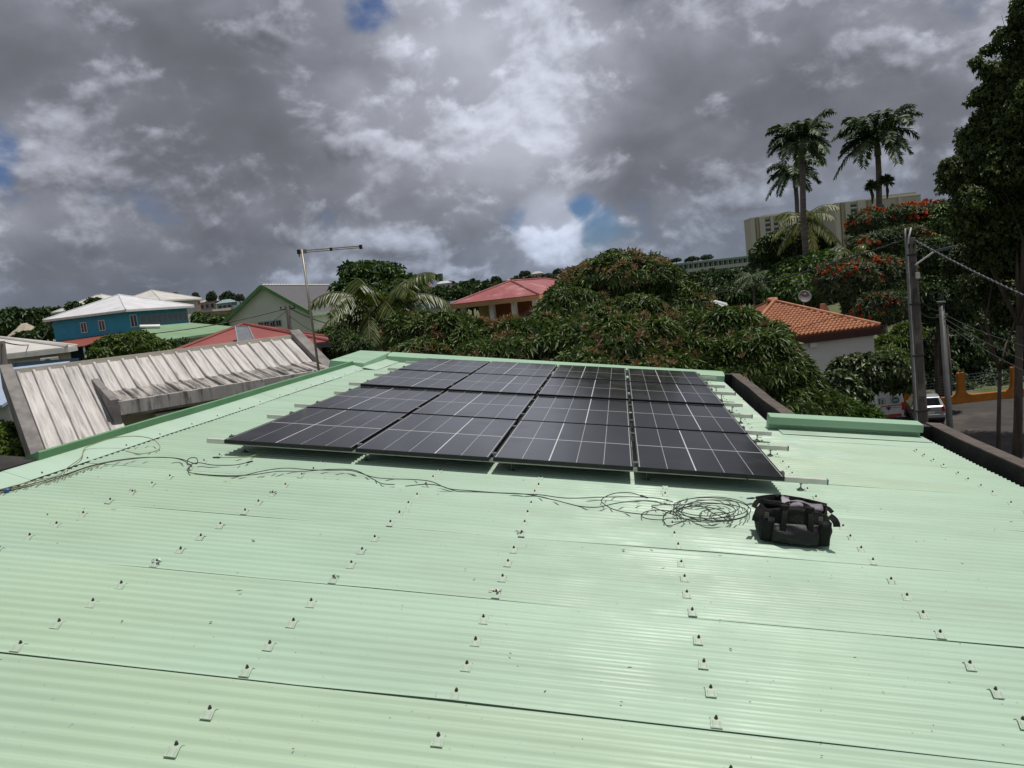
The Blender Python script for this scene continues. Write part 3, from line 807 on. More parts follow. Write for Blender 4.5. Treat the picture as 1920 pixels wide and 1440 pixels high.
def ac_unit(p, loc, rot, sc=1.0):
    """outdoor unit: casing, round grille with fan, legs"""
    M_AC = mat('ac_casing', (.66, .66, .62), (.52, .52, .48), 4, .5)
    M_FAN = mat('ac_grille', (.03, .03, .032), (.06, .06, .06), 8, .6)
    u = MB(); Mx = Matrix.Translation(Vector(loc)) @ Matrix.Rotation(rot, 4, 'Z') @ Matrix.Scale(sc, 4)
    def tf(vv): return [Mx @ Vector(v) for v in vv]
    c = MB(); c.box(-.42, .42, -.16, .16, 0, .62); c.v = tf(c.v)
    co = c.build('air_conditioner', M_AC, p, bevel=.015)
    g = MB(); g.cyl((-.1, -.165, .31), (-.1, -.185, .31), .24, 20); g.v = tf(g.v); g.build('fan_grille', M_FAN, co)
    h_ = MB()
    for k in range(4):
        a = k * math.pi / 2 + .3; h_.bar((-.1, -.19, .31), (-.1 + .22 * math.cos(a), -.19, .31 + .22 * math.sin(a)), .05, .006, (0, 1, 0))
    h_.cyl((-.1, -.188, .31), (-.1, -.2, .31), .05, 12); h_.v = tf(h_.v); h_.build('fan', mat('ac_fan', (.2, .2, .2), (.3, .3, .3), 9, .5), co)

# ---------------------------------------------------------------- weathered white annex beside us
M_OLD = mat('weathered_white_sheet', (.58, .555, .535), (.42, .40, .385), 2.2, .85, c3=(.17, .155, .145), s3=1.5, lo3=.50, hi3=.72, stretch=(7, .45, .45), bump=.15, bscale=40, rand=True)
M_OLD2 = mat('weathered_grey_sheet', (.46, .425, .395), (.28, .26, .25), 2.5, .9, c3=(.10, .095, .09), s3=1.6, lo3=.44, hi3=.62, stretch=(8, .6, .6), bump=.2, bscale=40, rand=True)
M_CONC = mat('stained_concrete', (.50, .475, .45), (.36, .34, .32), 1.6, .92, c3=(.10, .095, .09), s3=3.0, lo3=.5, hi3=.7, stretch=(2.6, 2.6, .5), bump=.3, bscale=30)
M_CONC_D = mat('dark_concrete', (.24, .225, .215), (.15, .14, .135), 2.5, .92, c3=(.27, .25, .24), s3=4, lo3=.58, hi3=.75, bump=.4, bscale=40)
A_ = at(28, 697, 15.5); B_ = at(545, 635, 19.0)
Bz = (A_.z + B_.z) / 2
ax_ = Vector((B_.x - A_.x, B_.y - A_.y, 0)); LEN = ax_.length; ax_.normalize()
ang = math.atan2(ax_.y, ax_.x)
gz0 = ht(A_.x, A_.y) - .5
annex = thing('white_annex', 'weathered white annex with ribbed roof sheets and grey concrete parapets', 'building', (A_.x, A_.y, gz0), ang)
RZ = Bz - gz0                                              # ridge height in local space; slope falls towards -y
TH = R(27); cs_, sn_ = math.cos(TH), math.sin(TH)
def AP(x, t, n=0.0): return Vector((x, -t * cs_ - n * sn_, RZ - t * sn_ + n * cs_))
NS = 21; sw = LEN / NS
TB = 1.30; CX0 = 1.35; CT = 1.05; TH2 = R(9); c2_, s2_ = math.cos(TH2), math.sin(TH2)
TEND = 5.4
def strip_mesh(t0, t1):
    mb = MB()
    rings_ = []
    for t in np.linspace(t0, t1, 5):
        rings_.append([AP(.005, t), AP(.022, t, .045), AP(.062, t, .045), AP(.08, t), AP(sw * .5, t, .004 * math.sin(t * 3)), AP(sw, t), AP(sw, t, -.01), AP(0, t, -.01)])
    mb.loft(rings_); return mb
long_me = strip_mesh(.04, TEND).mesh('roof_strip'); long_me.materials.append(M_OLD)
short_me = strip_mesh(.04, TB + .02).mesh('roof_strip'); short_me.materials.append(M_OLD)
for i in range(NS):
    me = long_me if (i + .5) * sw < CX0 else short_me
    o = bpy.data.objects.new('roof_strip', me); C.objects.link(o); o.parent = annex; o.location = (i * sw, 0, 0)
tb = AP(0, TB)
def CP(x, t, n=0.0): return Vector((x, tb.y - t * c2_ - n * s2_, tb.z - t * s2_ + n * c2_))
mbx = MB(); mbx.loft([[CP(.005, t), CP(.022, t, .04), CP(.062, t, .04), CP(.08, t), CP(sw * .5, t, .003), CP(sw, t), CP(sw, t, -.01), CP(0, t, -.01)] for t in np.linspace(0, CT, 4)])
can_me = mbx.mesh('canopy_strip'); can_me.materials.append(M_OLD2)
i0 = int(math.ceil(CX0 / sw))
for i in range(i0, NS):
    o = bpy.data.objects.new('canopy_strip', can_me); C.objects.link(o); o.parent = annex; o.location = (i * sw, 0, 0)
xc0 = i0 * sw
mb = MB(); f0 = CP(0, CT); mb.box(xc0 - .02, LEN + .1, f0.y - .10, f0.y, f0.z - .25, f0.z + .02); mb.build('fascia', M_CONC, annex, bevel=.01)
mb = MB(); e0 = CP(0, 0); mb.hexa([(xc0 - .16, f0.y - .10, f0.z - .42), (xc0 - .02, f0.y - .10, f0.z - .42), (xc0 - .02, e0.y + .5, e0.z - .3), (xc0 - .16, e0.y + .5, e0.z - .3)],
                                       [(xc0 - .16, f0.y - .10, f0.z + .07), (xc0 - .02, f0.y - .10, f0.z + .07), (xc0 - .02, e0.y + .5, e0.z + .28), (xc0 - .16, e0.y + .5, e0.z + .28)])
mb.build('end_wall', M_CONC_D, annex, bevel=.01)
mb = MB(); mb.box(xc0 - .01, LEN, f0.y + .03, e0.y, f0.z - .30, f0.z - .25); mb.build('soffit', M_CONC, annex)
mb = MB(); mb.bar(AP(-.06, -.02, .02), AP(LEN + .02, -.02, .02), .10, .09); mb.build('ridge_capping', mat('cream_ridge', (.66, .62, .52), (.56, .52, .43), 4, .7), annex)
for x, wd in ((-.24, .22), (LEN + .02, .26)):
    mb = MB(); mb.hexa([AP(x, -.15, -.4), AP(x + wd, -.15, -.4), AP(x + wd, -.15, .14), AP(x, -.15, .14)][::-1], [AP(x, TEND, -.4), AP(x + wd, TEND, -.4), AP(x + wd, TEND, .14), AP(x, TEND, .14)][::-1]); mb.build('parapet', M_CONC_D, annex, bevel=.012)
mb = MB(); mb.box(-.2, LEN + .2, e0.y - .35, -.02, 0, f0.z - .30); mb.hexa([(-.2, e0.y - .35, f0.z - .30), (LEN + .2, e0.y - .35, f0.z - .30), (LEN + .2, .3, f0.z - .30), (-.2, .3, f0.z - .30)], [(-.2, e0.y - .1, e0.z - .5), (LEN + .2, e0.y - .1, e0.z - .5), (LEN + .2, .3, RZ - .35), (-.2, .3, RZ - .35)])
mb.build('wall', M_wall('annex_wall', (.58, .56, .50)), annex)
MB().box(-.2, -.06, -TEND * cs_, .2, 0, RZ - TEND * sn_ - .3).build('side_wall', M_wall('annex_side', (.30, .12, .06)), annex)
ac_unit(annex, (2.45, e0.y - .62, f0.z - .95), 0.0, .95)
MB().box(3.2, 5.2, e0.y - .385, e0.y - .36, f0.z - 1.5, f0.z - .40).build('doorway', GLASS, annex)

# TV aerial mast at the end of the annex
ms = at(597, 690, 17.0); mt_ = at(566, 470, 17.0)
M_GALV = mat('mast_steel', (.36, .34, .27), (.24, .22, .17), 8, .5, .5, stretch=(1, 1, .3))
ae = thing('aerial_mast', 'rusty television mast with a stripped horizontal boom beside the white annex', 'antenna', (ms.x, ms.y, ms.z - .8))
top = Vector((mt_.x, mt_.y, mt_.z))
MB(world=ae).tube([ms - Vector((0, 0, .8)), ms.lerp(top, .5), top + Vector((0, 0, .03))], [.030, .026, .022], 10).build('mast', M_GALV, ae, smooth=True)
be = at(678, 461, 16.6); bs_ = at(560, 470.5, 17.05)
MB(world=ae).tube([bs_, be], .013, 8).build('boom', M_GALV, ae)
o2 = Vector((0, 0, -.045)); MB(world=ae).tube([bs_ + o2, bs_.lerp(be, .98) + o2 * .8], .009, 8).build('lower_boom', M_GALV, ae)
for k, sz in ((.0, .05), (.10, .045), (.52, .035), (.985, .045)):
    q = bs_.lerp(be, k) + Vector((0, 0, -.02)); MB(world=ae).box(q.x - sz * .6, q.x + sz * .6, q.y - .03, q.y + .03, q.z - sz, q.z + sz).build('bracket', M_RUBBER if k in (.0, .52, .985) else M_GALV, ae)
MB(world=ae).tube([bs_ + Vector((.0, 0, -.04)), bs_ + Vector((0, 0, -.13))], .012, 7).build('cable_tail', M_RUBBER, ae)

# ================================================================ houses in the middle distance and beyond
M_WROOF = mat('white_roof', (.66, .66, .68), (.58, .58, .60), .8, .5, c3=(.46, .45, .45), s3=.5, lo3=.55, hi3=.75)
M_WROOF2 = mat('pale_roof', (.56, .55, .52), (.48, .47, .44), .8, .6)
M_BLUEW = M_wall('blue_wall', (.05, .34, .50), .88)
M_REDR = mat('red_roof', (.27, .068, .058), (.23, .056, .05), .9, .6, c3=(.33, .10, .085), s3=.5, lo3=.5, hi3=.7)
M_PINKR = mat('faded_red_roof', (.32, .092, .095), (.27, .07, .075), .9, .55, c3=(.40, .19, .185), s3=.8, lo3=.5, hi3=.68)
M_GRNR = mat('green_roof', (.20, .33, .18), (.165, .27, .15), .6, .6)
M_TANF = mat('tan_fascia', (.46, .27, .12), (.38, .22, .10), 2, .7)
# blue house
t, h = house_root('blue_house', 'two storey blue house with a white hip roof and a red awning', 235, 581, 75, 15, zb=2.2)
walls_box(t, 9, 9, h - .1, M_BLUEW)
hip_roof(t, 9, 9, h, 1.85, .55, M_WROOF, WHITE)
for x in (-5.6, -3.4): window(t, (1, 0, 0), (0, -1, 0), x, h - 1.75, .75, 1.05, WHITE, 1)
window(t, (0, 1, 0), (1, 0, 0), .35, h - 1.75, .95, 1.25, WHITE, 1)
for i in range(9):
    window(t, (0, 1, 0), (1, 0, 0), 1.7 + i * .8, h - 1.55, .68, .95, mat('grey_louvre_frame', (.30, .33, .36), (.25, .28, .3), 3, .6), 0, mat('louvre', (.16, .2, .23), (.12, .15, .17), 9, .4))
mb = MB(); mb.slab([(-13.5, -5.2, h - 3.2), (-.6, -5.2, h - 3.0), (-.6, 0.0, h - 2.1), (-13.5, 0.0, h - 2.3)], .08); mb.build('awning', mat('rust_red_sheet', (.26, .062, .04), (.20, .05, .035), 1, .6), t)
for x in (-13, -8, -3, -.8): MB().box(x - .06, x + .06, -5.05, -4.93, 0, h - 3.12).build('post', WHITE, t)
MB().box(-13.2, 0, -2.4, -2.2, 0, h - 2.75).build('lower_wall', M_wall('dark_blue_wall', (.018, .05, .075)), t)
# two pale hip roofs behind it
t, h = house_root('white_house', 'pale hip roofed house behind the left slope of the blue house', 190, 574, 112, 20, zb=6)
walls_box(t, 9, 8, h, M_wall('pale_wall', (.55, .55, .52))); hip_roof(t, 9, 8, h, 2.0, .5, M_WROOF2, WHITE); window(t, (1, 0, 0), (0, -1, 0), -3, h - 1.6, 1.2, 1.0)
t, h = house_root('white_house', 'pale hip roofed house peeping over the ridge of the blue house', 300, 563, 112, 12, zb=6)
walls_box(t, 9, 9, h, M_wall('pale_wall', (.55, .55, .52))); hip_roof(t, 9, 9, h, 1.9, .5, M_WROOF2, WHITE); window(t, (1, 0, 0), (0, -1, 0), -3, h - 1.6, 1.2, 1.0)
# bungalow with air conditioner at the left edge
t, h = house_root('beige_bungalow', 'beige bungalow with roller shutters and an air conditioner at the left edge', 112, 652, 33, -26)
walls_box(t, 5.2, 5, h - .05, M_wall('beige_wall', (.50, .46, .38)))
hip_roof(t, 5.2, 5, h, .75, .30, M_WROOF2, WHITE)
M_SHUT = mat('roller_shutter', (.50, .50, .47), (.44, .44, .41), 3, .6, stretch=(.1, .1, 9))
MB().box(-1.75, -.75, -.05, -.002, h - 1.25, h - .35).build('shutter', M_SHUT, t); MB().box(-4.9, -3.4, -.05, -.002, h - 1.35, h - .5).build('shutter', M_SHUT, t)
ac_unit(t, (-.42, -.25, h - .85), 0, .8)
tag(MB().hexa([at(-30, 704, 27), at(148, 684, 28.4), at(148, 684, 28.5), at(-30, 704, 27.1)][::1], [at(-30, 684, 27), at(148, 671, 28.4), at(148, 671, 28.5), at(-30, 684, 27.1)]).build('sheet_fence', mat('blue_sheet', (.045, .10, .14), (.035, .08, .115), 3, .6, stretch=(6, 1, 1))), 'dull blue metal sheet fence in front of the beige bungalow', 'fence')
# light blue roofed outbuilding at the very left
t, h = house_root('blue_roofed_shed', 'small shed with a pale blue roof at the far left edge', 10, 757, 17.5, 0)
mb = MB(); mb.slab([(-4, -.3, h), (.12, -.3, h), (.12, 2.6, h + .75), (-4, 2.6, h + .75)], .06); mb.build('roof', mat('pale_blue_sheet', (.36, .44, .58), (.32, .40, .52), 2, .45, stretch=(8, 1, 1)), t)
MB().box(-4, 0, 0, 2.4, 0, h - .06).build('wall', M_wall('shed_wall', (.52, .53, .5)), t)
MB().box(-.9, -.1, -.05, -.003, .4, h - .35).build('door', mat('dark_door', (.05, .04, .035), (.07, .05, .04), 4, .7), t)
# low green roof with pale wall
rp = [at(214, 645, 47), at(298, 639, 45.5), at(402, 624, 51), at(436, 612, 60), at(357, 605, 66), at(272, 612, 61)]
zc = sum(p.z for p in rp[:3]) / 3
g0 = at(298, 640, 45.5); t = thing('green_roof_hall', 'long low building with a pale green sheet roof behind the red roof', 'building', (g0.x, g0.y, ht(g0.x, g0.y)))
MB(world=t).slab(rp, .14).build('roof', M_GRNR, t)
cen_ = sum(rp, Vector()) / 6; wl = [cen_ + (p - cen_) * .95 for p in rp]
MB(world=t).hexa([Vector((p.x, p.y, g0.z - 4)) for p in wl], [p - Vector((0, 0, .16)) for p in wl]).build('wall', M_wall('hall_wall', (.60, .60, .54)), t)
for i in range(5):
    a_ = wl[1].lerp(wl[2], .08 + i * .18); b2_ = wl[1].lerp(wl[2], .08 + i * .18 + .10); dn = (wl[2] - wl[1]); on = Vector((dn.y, -dn.x, 0)).normalized()
    mb = MB(world=t); mb.hexa([a_ + on * .01 - Vector((0, 0, 1.3)), b2_ + on * .01 - Vector((0, 0, 1.3)), b2_ + on * .01 - Vector((0, 0, .55)), a_ + on * .01 - Vector((0, 0, .55))], [a_ + on * .06 - Vector((0, 0, 1.3)), b2_ + on * .06 - Vector((0, 0, 1.3)), b2_ + on * .06 - Vector((0, 0, .55)), a_ + on * .06 - Vector((0, 0, .55))]); mb.build('window', GLASS, t)
sk = [at(262, 612, 58), at(300, 611.5, 58), at(300, 608, 60.5), at(262, 609, 60.5)]
MB(world=t).slab(sk, .12).build('skylight', WHITE, t)
# red hip roof just behind the annex, with a solar water heater
t, h = house_root('red_roof_house', 'house with a plain red hip roof just behind the white annex', 600, 641, 31, -14)
walls_box(t, 6.2, 6.2, h - .1, M_wall('orange_wall', (.40, .13, .07)))
hip_roof(t, 6.2, 6.2, h, 1.05, .35, M_REDR, mat('grey_fascia', (.07, .08, .10), (.05, .06, .08), 3, .6))
wh = thing('solar_water_heater', 'grey flat solar water heater on the red hip roof', 'water heater', at(461, 640, 30.6))
mb = MB(world=wh); q = [at(447, 645, 30.2), at(478, 640, 30.2), at(466, 612.5, 31.2), at(441, 612, 31.2)]; mb.slab(q, .10); mb.build('collector', mat('collector_glass', (.16, .17, .19), (.20, .21, .23), 4, .25), wh)
mb = MB(world=wh)
for k in range(4): mb.tube([q[k], q[(k + 1) % 4]], .03, 6)
mb.build('collector_frame', mat('grey_metal', (.30, .31, .33), (.24, .25, .27), 4, .5, .5), wh)
# gabled hall
t, h = house_root('gabled_hall', 'pale green gabled hall with green bargeboards and a dark grey roof', 578, 581, 68, 8, zb=.3)
a, b, ph_ = 7.6, 16, 2.6
M_HALL = M_wall('hall_green_wall', (.60, .64, .55), .94)
mb = MB(); mb.hexa([(-a, 0, 0), (0, 0, 0), (0, b, 0), (-a, b, 0)], [(-a, 0, h), (0, 0, h), (0, b, h), (-a, b, h)]); mb.add([(-a, 0, h), (0, 0, h), (-a / 2, 0, h + ph_ - .12)], [(0, 1, 2)]); mb.build('wall', M_HALL, t)
M_SLATE = mat('dark_grey_roof', (.085, .085, .095), (.115, .11, .12), 1.5, .75, stretch=(1, 6, 1)); M_GTRIM = mat('green_trim', (.10, .24, .085), (.085, .2, .07), 3, .6)
for s_ in (0, 1):
    mb = MB(); sx = 1 if s_ else -1
    e = .55; xe = (0 + e * .9) if s_ else (-a - e * .9); zz_ = h - ph_ / (a / 2) * e * .9
    pts = [(xe, -.5, zz_), (xe, b, zz_), (-a / 2, b, h + ph_), (-a / 2, -.5, h + ph_)]
    mb.slab(pts if s_ else pts[::-1], .10); mb.build('roof_slope', M_SLATE, t)
    MB().bar((xe, -.52, zz_ - .08), (-a / 2, -.52, h + ph_ - .08), .08, .30).build('bargeboard', M_GTRIM, t)
    MB().bar((xe, -.5, zz_ - .10), (xe, b, zz_ - .10), .10, .26).build('gutter_board', mat('pale_green_trim', (.33, .45, .30), (.28, .4, .26), 3, .6), t)
for i in range(26): MB().tube([(-a / 2 + .02, -.4 + i * .62, h + ph_ + .02), (-a / 2 + .02, .14 + i * .62, h + ph_ + .04)], .09, 6).build('ridge_tile', WHITE, t)
for i in range(4): window(t, (1, 0, 0), (0, -1, 0), -a / 2 - 1.05 + i * .56, h - 1.15, .50, .55, mat('grey_frame', (.25, .27, .27), (.2, .22, .22), 4, .6), 1)
mb = MB(); mb.slab([(-.2, .6, h - 1.9), (2.8, .6, h - 2.2), (2.8, 7, h - 2.2), (-.2, 7, h - 1.9)], .1); mb.build('canopy', mat('canopy_pale', (.40, .46, .34), (.34, .4, .3), 2, .6), t)
MB().box(.1, 2.85, .5, .62, h - 2.75, h - 2.25).build('canopy_fascia', mat('navy_board', (.02, .06, .11), (.02, .05, .09), 3, .6), t)
# tan flats further back
for px, py, d, a, b, lab in ((398, 584, 135, 7, 8, 'tan block with pale cornice left of the gabled hall, nearer the blue house'), (458, 577, 140, 8.5, 8, 'tan block with dark windows tucked behind the gabled hall')):
    t, h = house_root('tan_flats', lab, px, py, d, 12, zb=3.5)
    walls_box(t, a, b, h, M_wall('tan_wall', (.36, .28, .19))); MB().box(-a - .2, .2, -.2, b + .2, h, h + .35).build('cornice', M_wall('cornice', (.5, .47, .42)), t)
    for i in range(4): window(t, (1, 0, 0), (0, -1, 0), -a + .8 + i * (a - 1) / 4, h - 1.9, .8, 1.2, M_wall('tan_wall', (.36, .28, .19)), 0)
# small white house with blue trim between the coconut palm and the porch house
t, h = house_root('white_cottage', 'small white cottage with pale blue fascia behind the coconut palm', 838, 573, 52, 6, zb=2)
walls_box(t, 2.6, 3.5, h, M_wall('cottage_wall', (.60, .60, .57))); MB().box(-2.9, .3, -.3, 3.8, h, h + .28).build('roof', mat('blue_fascia', (.20, .33, .42), (.17, .28, .37), 3, .6), t); window(t, (1, 0, 0), (0, -1, 0), -1.7, h - 1.3, .7, .9)
# porch house with faded red roof
t, h = house_root('porch_house', 'orange walled house with a faded red roof and white porch columns', 1002, 553, 46, 24, zb=1.0)
a, b = 5.1, 11
hip_roof(t, a, b, h, 1.05, .45, M_PINKR, M_TANF, fascia=.26)
MB().box(-a + 1.6, 0, 1.5, b, 0, h - .1).build('wall', M_wall('porch_orange', (.36, .13, .05)), t)
MB().box(-a, -a + 1.6, 2.6, b, 0, h - .1).build('wall', M_wall('porch_yellow', (.5, .36, .17)), t)
for x in (-a + .1, -a + 2.1, -a + 3.6, -.1): MB().box(x - .15, x + .15, .1, .4, 0, h - .15).build('column', WHITE, t)
MB().box(-a, 0, .15, .35, 0, h - 1.35).build('porch_rail', M_wall('rail_white', (.6, .58, .54)), t)
mb = MB(); mb.hexa([(-.6, -1.9, 0), (2.6, -1.9, 0), (2.6, 3, 0), (-.6, 3, 0)], [(-.6, -1.9, h - 1.3), (2.6, -1.9, h - .2), (2.6, 3, h - .2), (-.6, 3, h - 1.3)]); mb.build('side_wing', M_wall('wing_wall', (.55, .5, .43)), t)
MB().bar((-1.0, -2.0, h - 1.45), (2.7, -2.0, h - .1), .25, .28).build('wing_bargeboard', mat('brown_board', (.10, .05, .035), (.08, .04, .03), 3, .7), t)
# white pyramid roof between the mango trees
t, h = house_root('white_pavilion', 'white pyramid roof showing between the two mango crowns', 1356, 574, 46, 14)
walls_box(t, 2.2, 2.2, h, M_wall('pavilion_wall', (.55, .55, .53))); hip_roof(t, 2.2, 2.2, h, .55, .25, mat('white_sheet_roof', (.70, .70, .70), (.62, .62, .62), 2, .5), WHITE)

# clay tile house
t, h = house_root('tile_roof_house', 'white walled house under an orange clay tile roof', 1637, 612, 36, -6)
a, b = 6.4, 7.0
M_TW = M_wall('tile_house_wall', (.74, .72, .71), .95)
walls_box(t, a, b, h - .05, M_TW)
ov, rh = .22, 1.58
M_TILE = mat('clay_tile', (.44, .20, .105), (.35, .14, .075), 2.2, .8, c3=(.17, .085, .055), s3=1.3, lo3=.58, hi3=.76, bump=.2, bscale=30)
def tile_face(p0, p1, r0, r1, nrow):
    """barrel tiles in courses between the eave p0-p1 and the ridge r0-r1"""
    mb = MB(); p0, p1, r0, r1 = map(Vector, (p0, p1, r0, r1))
    up_ = (p1 - p0).cross(r0 - p0).normalized()
    ex = (p1 - p0).normalized(); Le = (p1 - p0).length
    for i in range(nrow):
        k0, k1 = i / nrow, (i + 1.12) / nrow
        a0, b0 = p0.lerp(r0, k0), p1.lerp(r1, k0); a1, b1 = p0.lerp(r0, min(k1, 1)), p1.lerp(r1, min(k1, 1))
        x0 = (a0 - p0).dot(ex); x1 = (b0 - p0).dot(ex)
        pitch = .215; j0 = int(math.ceil(x0 / pitch)); j1 = int(x1 / pitch)
        sl = ((r0 - p0) - ex * (r0 - p0).dot(ex)) 
        for j in range(j0, j1):
            bx = p0 + ex * (j * pitch) + sl * k0; tx = p0 + ex * (j * pitch) + sl * min(k1, 1)
            xr = (min(k1, 1)); lim0 = (p0.lerp(r0, xr) - p0).dot(ex) - pitch * .8; lim1 = (p1.lerp(r1, xr) - p0).dot(ex) + pitch * .3
            if not (lim0 <= j * pitch <= lim1): continue
            n_ = 6; prof = [(pitch * q / n_, .075 * math.sin(math.pi * q / n_ * 1.0) if q < 5 else .0) for q in range(n_ + 1)]
            lo = [bx + ex * x + up_ * (zz2 * 1.15 + .035) for x, zz2 in prof]; hi = [tx + ex * (x * .94 + pitch * .03) + up_ * zz2 * .9 for x, zz2 in prof]
            base_ = [bx + ex * x for x, zz2 in prof]
            m_ = len(prof)
            mb.add(lo + hi + base_, [(q, q + 1, m_ + q + 1, m_ + q) for q in range(m_ - 1)] + [(2 * m_ + q, 2 * m_ + q + 1, q + 1, q) for q in range(m_ - 1)])
    return mb
x0, x1, y0, y1 = -a - ov, ov, -ov, b + ov
r1 = (x0 + (y1 - y0) / 2 - .1, (y0 + y1) / 2, h + rh); r2 = (x1 - (y1 - y0) / 2 + .1, (y0 + y1) / 2, h + rh)
hip_roof(t, a, b, h - .02, rh - .02, ov, mat('tile_underlay', (.22, .08, .04), (.18, .06, .03), 2, .9), mat('dark_red_fascia', (.085, .028, .024), (.065, .022, .02), 3, .7), fascia=.32)
ft = tile_face((x0, y0, h), (x1, y0, h), r1, r2, 17).build('roof_tiles', M_TILE, t); stuff(ft)
ft = tile_face((x1, y0, h), (x1, y1, h), r2, r2, 17).build('roof_tiles', M_TILE, t); stuff(ft)
for s_, e_ in (((x1, y0, h), r2), ((x0, y0, h), r1), (r1, r2), ((x1, y1, h), r2)):
    s_, e_ = Vector(s_), Vector(e_); L_ = (e_ - s_).length; n_ = max(1, int(L_ / .33))
    for i in range(n_):
        MB().tube([s_.lerp(e_, i / n_) + Vector((0, 0, .05)), s_.lerp(e_, (i + 1.1) / n_) + Vector((0, 0, .07))], [.115, .095], 8).build('ridge_tile', M_TILE, t)
MB().box(-a * .5, -a * .5 + .34, -.16, -.10, h - .62, h - .40).build('floodlight', WHITE, t)
# gable wedge on the hip
mb = MB(); g = Vector(r2).lerp(Vector((x1, y0, h)), .58); mb.hexa([g + Vector((-.1, .5, -.3)), g + Vector((.55, .5, -.6)), g + Vector((.55, .9, -.6)), g + Vector((-.1, .9, -.3))], [g + Vector((-.05, .5, .55)), g + Vector((.05, .5, .55)), g + Vector((.05, .9, .55)), g + Vector((-.05, .9, .55))]); mb.build('gable_wedge', M_wall('wedge', (.45, .27, .18)), t)
# satellite dish on its ridge
dp = at(1507, 571, 39.5)
ds = thing('satellite_dish', 'grey satellite dish on the hip of the orange tile roof', 'satellite dish', (dp.x, dp.y, dp.z - .35))
dc = at(1508, 557, 39.3); nz = (CAM - dc).normalized(); nz = (nz + Vector((.25, 0, .35))).normalized(); ux = nz.orthogonal().normalized(); uy = nz.cross(ux)
mb = MB(world=ds); rg = []
for k in range(6):
    rr_ = .33 * k / 5 + .002; rg.append([dc + ux * rr_ * math.cos(q * math.pi / 10) + uy * rr_ * math.sin(q * math.pi / 10) + nz * (.10 * (rr_ / .33) ** 2) for q in range(20)])
rg += [[p - nz * .012 for p in r_] for r_ in rg[::-1]]
mb.loft(rg).build('dish', mat('dish_grey', (.17, .165, .17), (.14, .135, .14), 5, .7), ds, smooth=True)
MB(world=ds).tube([dc - nz * .02, dp + Vector((0, 0, .1)), Vector((dp.x, dp.y, dp.z - .35))], .025, 8).build('mount', M_GALV, ds)
MB(world=ds).tube([dc - uy * .3, dc + nz * .38 - uy * .05], .012, 6).build('feed_arm', M_GALV, ds); q = dc + nz * .38 - uy * .05; MB(world=ds).box(q.x - .04, q.x + .04, q.y - .04, q.y + .04, q.z - .03, q.z + .03).build('receiver', WHITE, ds)

# school: long storeyed building on the right skyline
t, h = house_root('school_building', 'long pale green school building with open galleries on the skyline', 1420, 479, 290, -12, zb=4, cat='building')
L_, D_ = 36, 12
M_SCH = M_wall('school_wall', (.40, .44, .38), .93); M_SCHG = mat('school_green', (.20, .33, .24), (.17, .28, .2), .3, .7)
MB().box(-L_, 0, 1.5, D_, 0, h).build('wall', M_SCH, t)
nf = 3; fh = 2.9
for f_ in range(nf + 1):
    zt = h - f_ * fh
    MB().box(-L_, 0, 0, 1.5, zt - .35, zt + .02).build('gallery_slab', M_SCH, t)
    MB().box(-L_ - .05, .05, -.15, .02, zt - .45, zt + (.25 if f_ == 0 else .75)).build('parapet', M_SCHG if f_ == 0 else M_SCH, t)
for i in range(19):
    MB().box(-L_ + i * 2 - .14, -L_ + i * 2 + .14, .05, .35, h - nf * fh, h - .3).build('gallery_column', M_SCH, t)
for f_ in range(nf):
    for i in range(18): MB().box(-L_ + .4 + i * 2, -L_ + 1.6 + i * 2, 1.44, 1.497, h - f_ * fh - 2.0, h - f_ * fh - .6).build('window', GLASS, t)
MB().box(-L_ - 9, -L_, -.6, D_ - 1, 0, h - .3).build('end_block', M_wall('school_blue', (.17, .32, .37), .9), t)
for f_ in range(3):
    for i in range(3): MB().box(-L_ - 8 + i * 2.7, -L_ - 6.4 + i * 2.7, -.65, -.603, h - 2.4 - f_ * fh, h - 1.2 - f_ * fh).build('window', M_wall('pale_shutter', (.42, .5, .5)), t)

# two tower blocks
def tower(lab, px, py, d, phi, a, b, zb, stairs):
    t, h = house_root('tower_block', lab, px, py, d, phi, zb=zb, cat='tower block', group='cream tower blocks on the skyline')
    Mw = M_wall('tower_wall', (.46, .44, .36), .92); Mp = M_wall('tower_pale', (.55, .53, .45), .94); Mo = M_wall('tower_ochre', (.38, .32, .20), .92)
    MB().box(-a, 0, 0, b, 0, h).build('wall', Mw, t)
    for x0_, w0_, m_ in stairs['fins']: MB().box(x0_, x0_ + w0_, -.9, -.01, 0, h + .6).build('fin', Mp if m_ else Mo, t)
    for x0_, w0_ in stairs['bays']:
        k = 0; zt = h - 1.2
        while zt > 6:
            MB().box(x0_, x0_ + w0_, -.25, -.005, zt - 1.7, zt).build('balcony_opening', GLASS, t)
            MB().box(x0_ - .1, x0_ + w0_ + .1, -.7, -.26, zt - 2.3, zt - 1.5).build('balcony_front', Mp, t)
            zt -= 2.8
    for x0_, zt in stairs['wins']: MB().box(x0_, x0_ + 1.5, -.12, -.005, h - zt - 1.6, h - zt).build('window', GLASS, t)
    MB().box(-a - .2, .2, -.3, b + .2, h, h + .5).build('roof_edge', Mp, t)
    for x0_, w0_, hh in stairs['top']: MB().box(x0_, x0_ + w0_, 1, b - 2, h + .51, h + hh).build('roof_housing', Mw, t)
    return t
tower('cream tower block partly behind the coconut palm, the left one of the two', 1552, 394, 450, 2, 45, 14, 6,
      dict(fins=[(-45, 2.2, 1), (-42, 1.2, 0), (-40, 3.2, 1), (-33.5, 1.6, 1), (-29, 3.0, 1), (-25, 1.2, 0), (-8, 1.5, 1)], bays=[(-36.5, 2.6), (-31.6, 2.4)], wins=[(-20, 2), (-20, 7.5), (-20, 13), (-20, 19), (-13, 2), (-13, 7.5), (-13, 13)], top=[(-38, 12, 1.4)]))
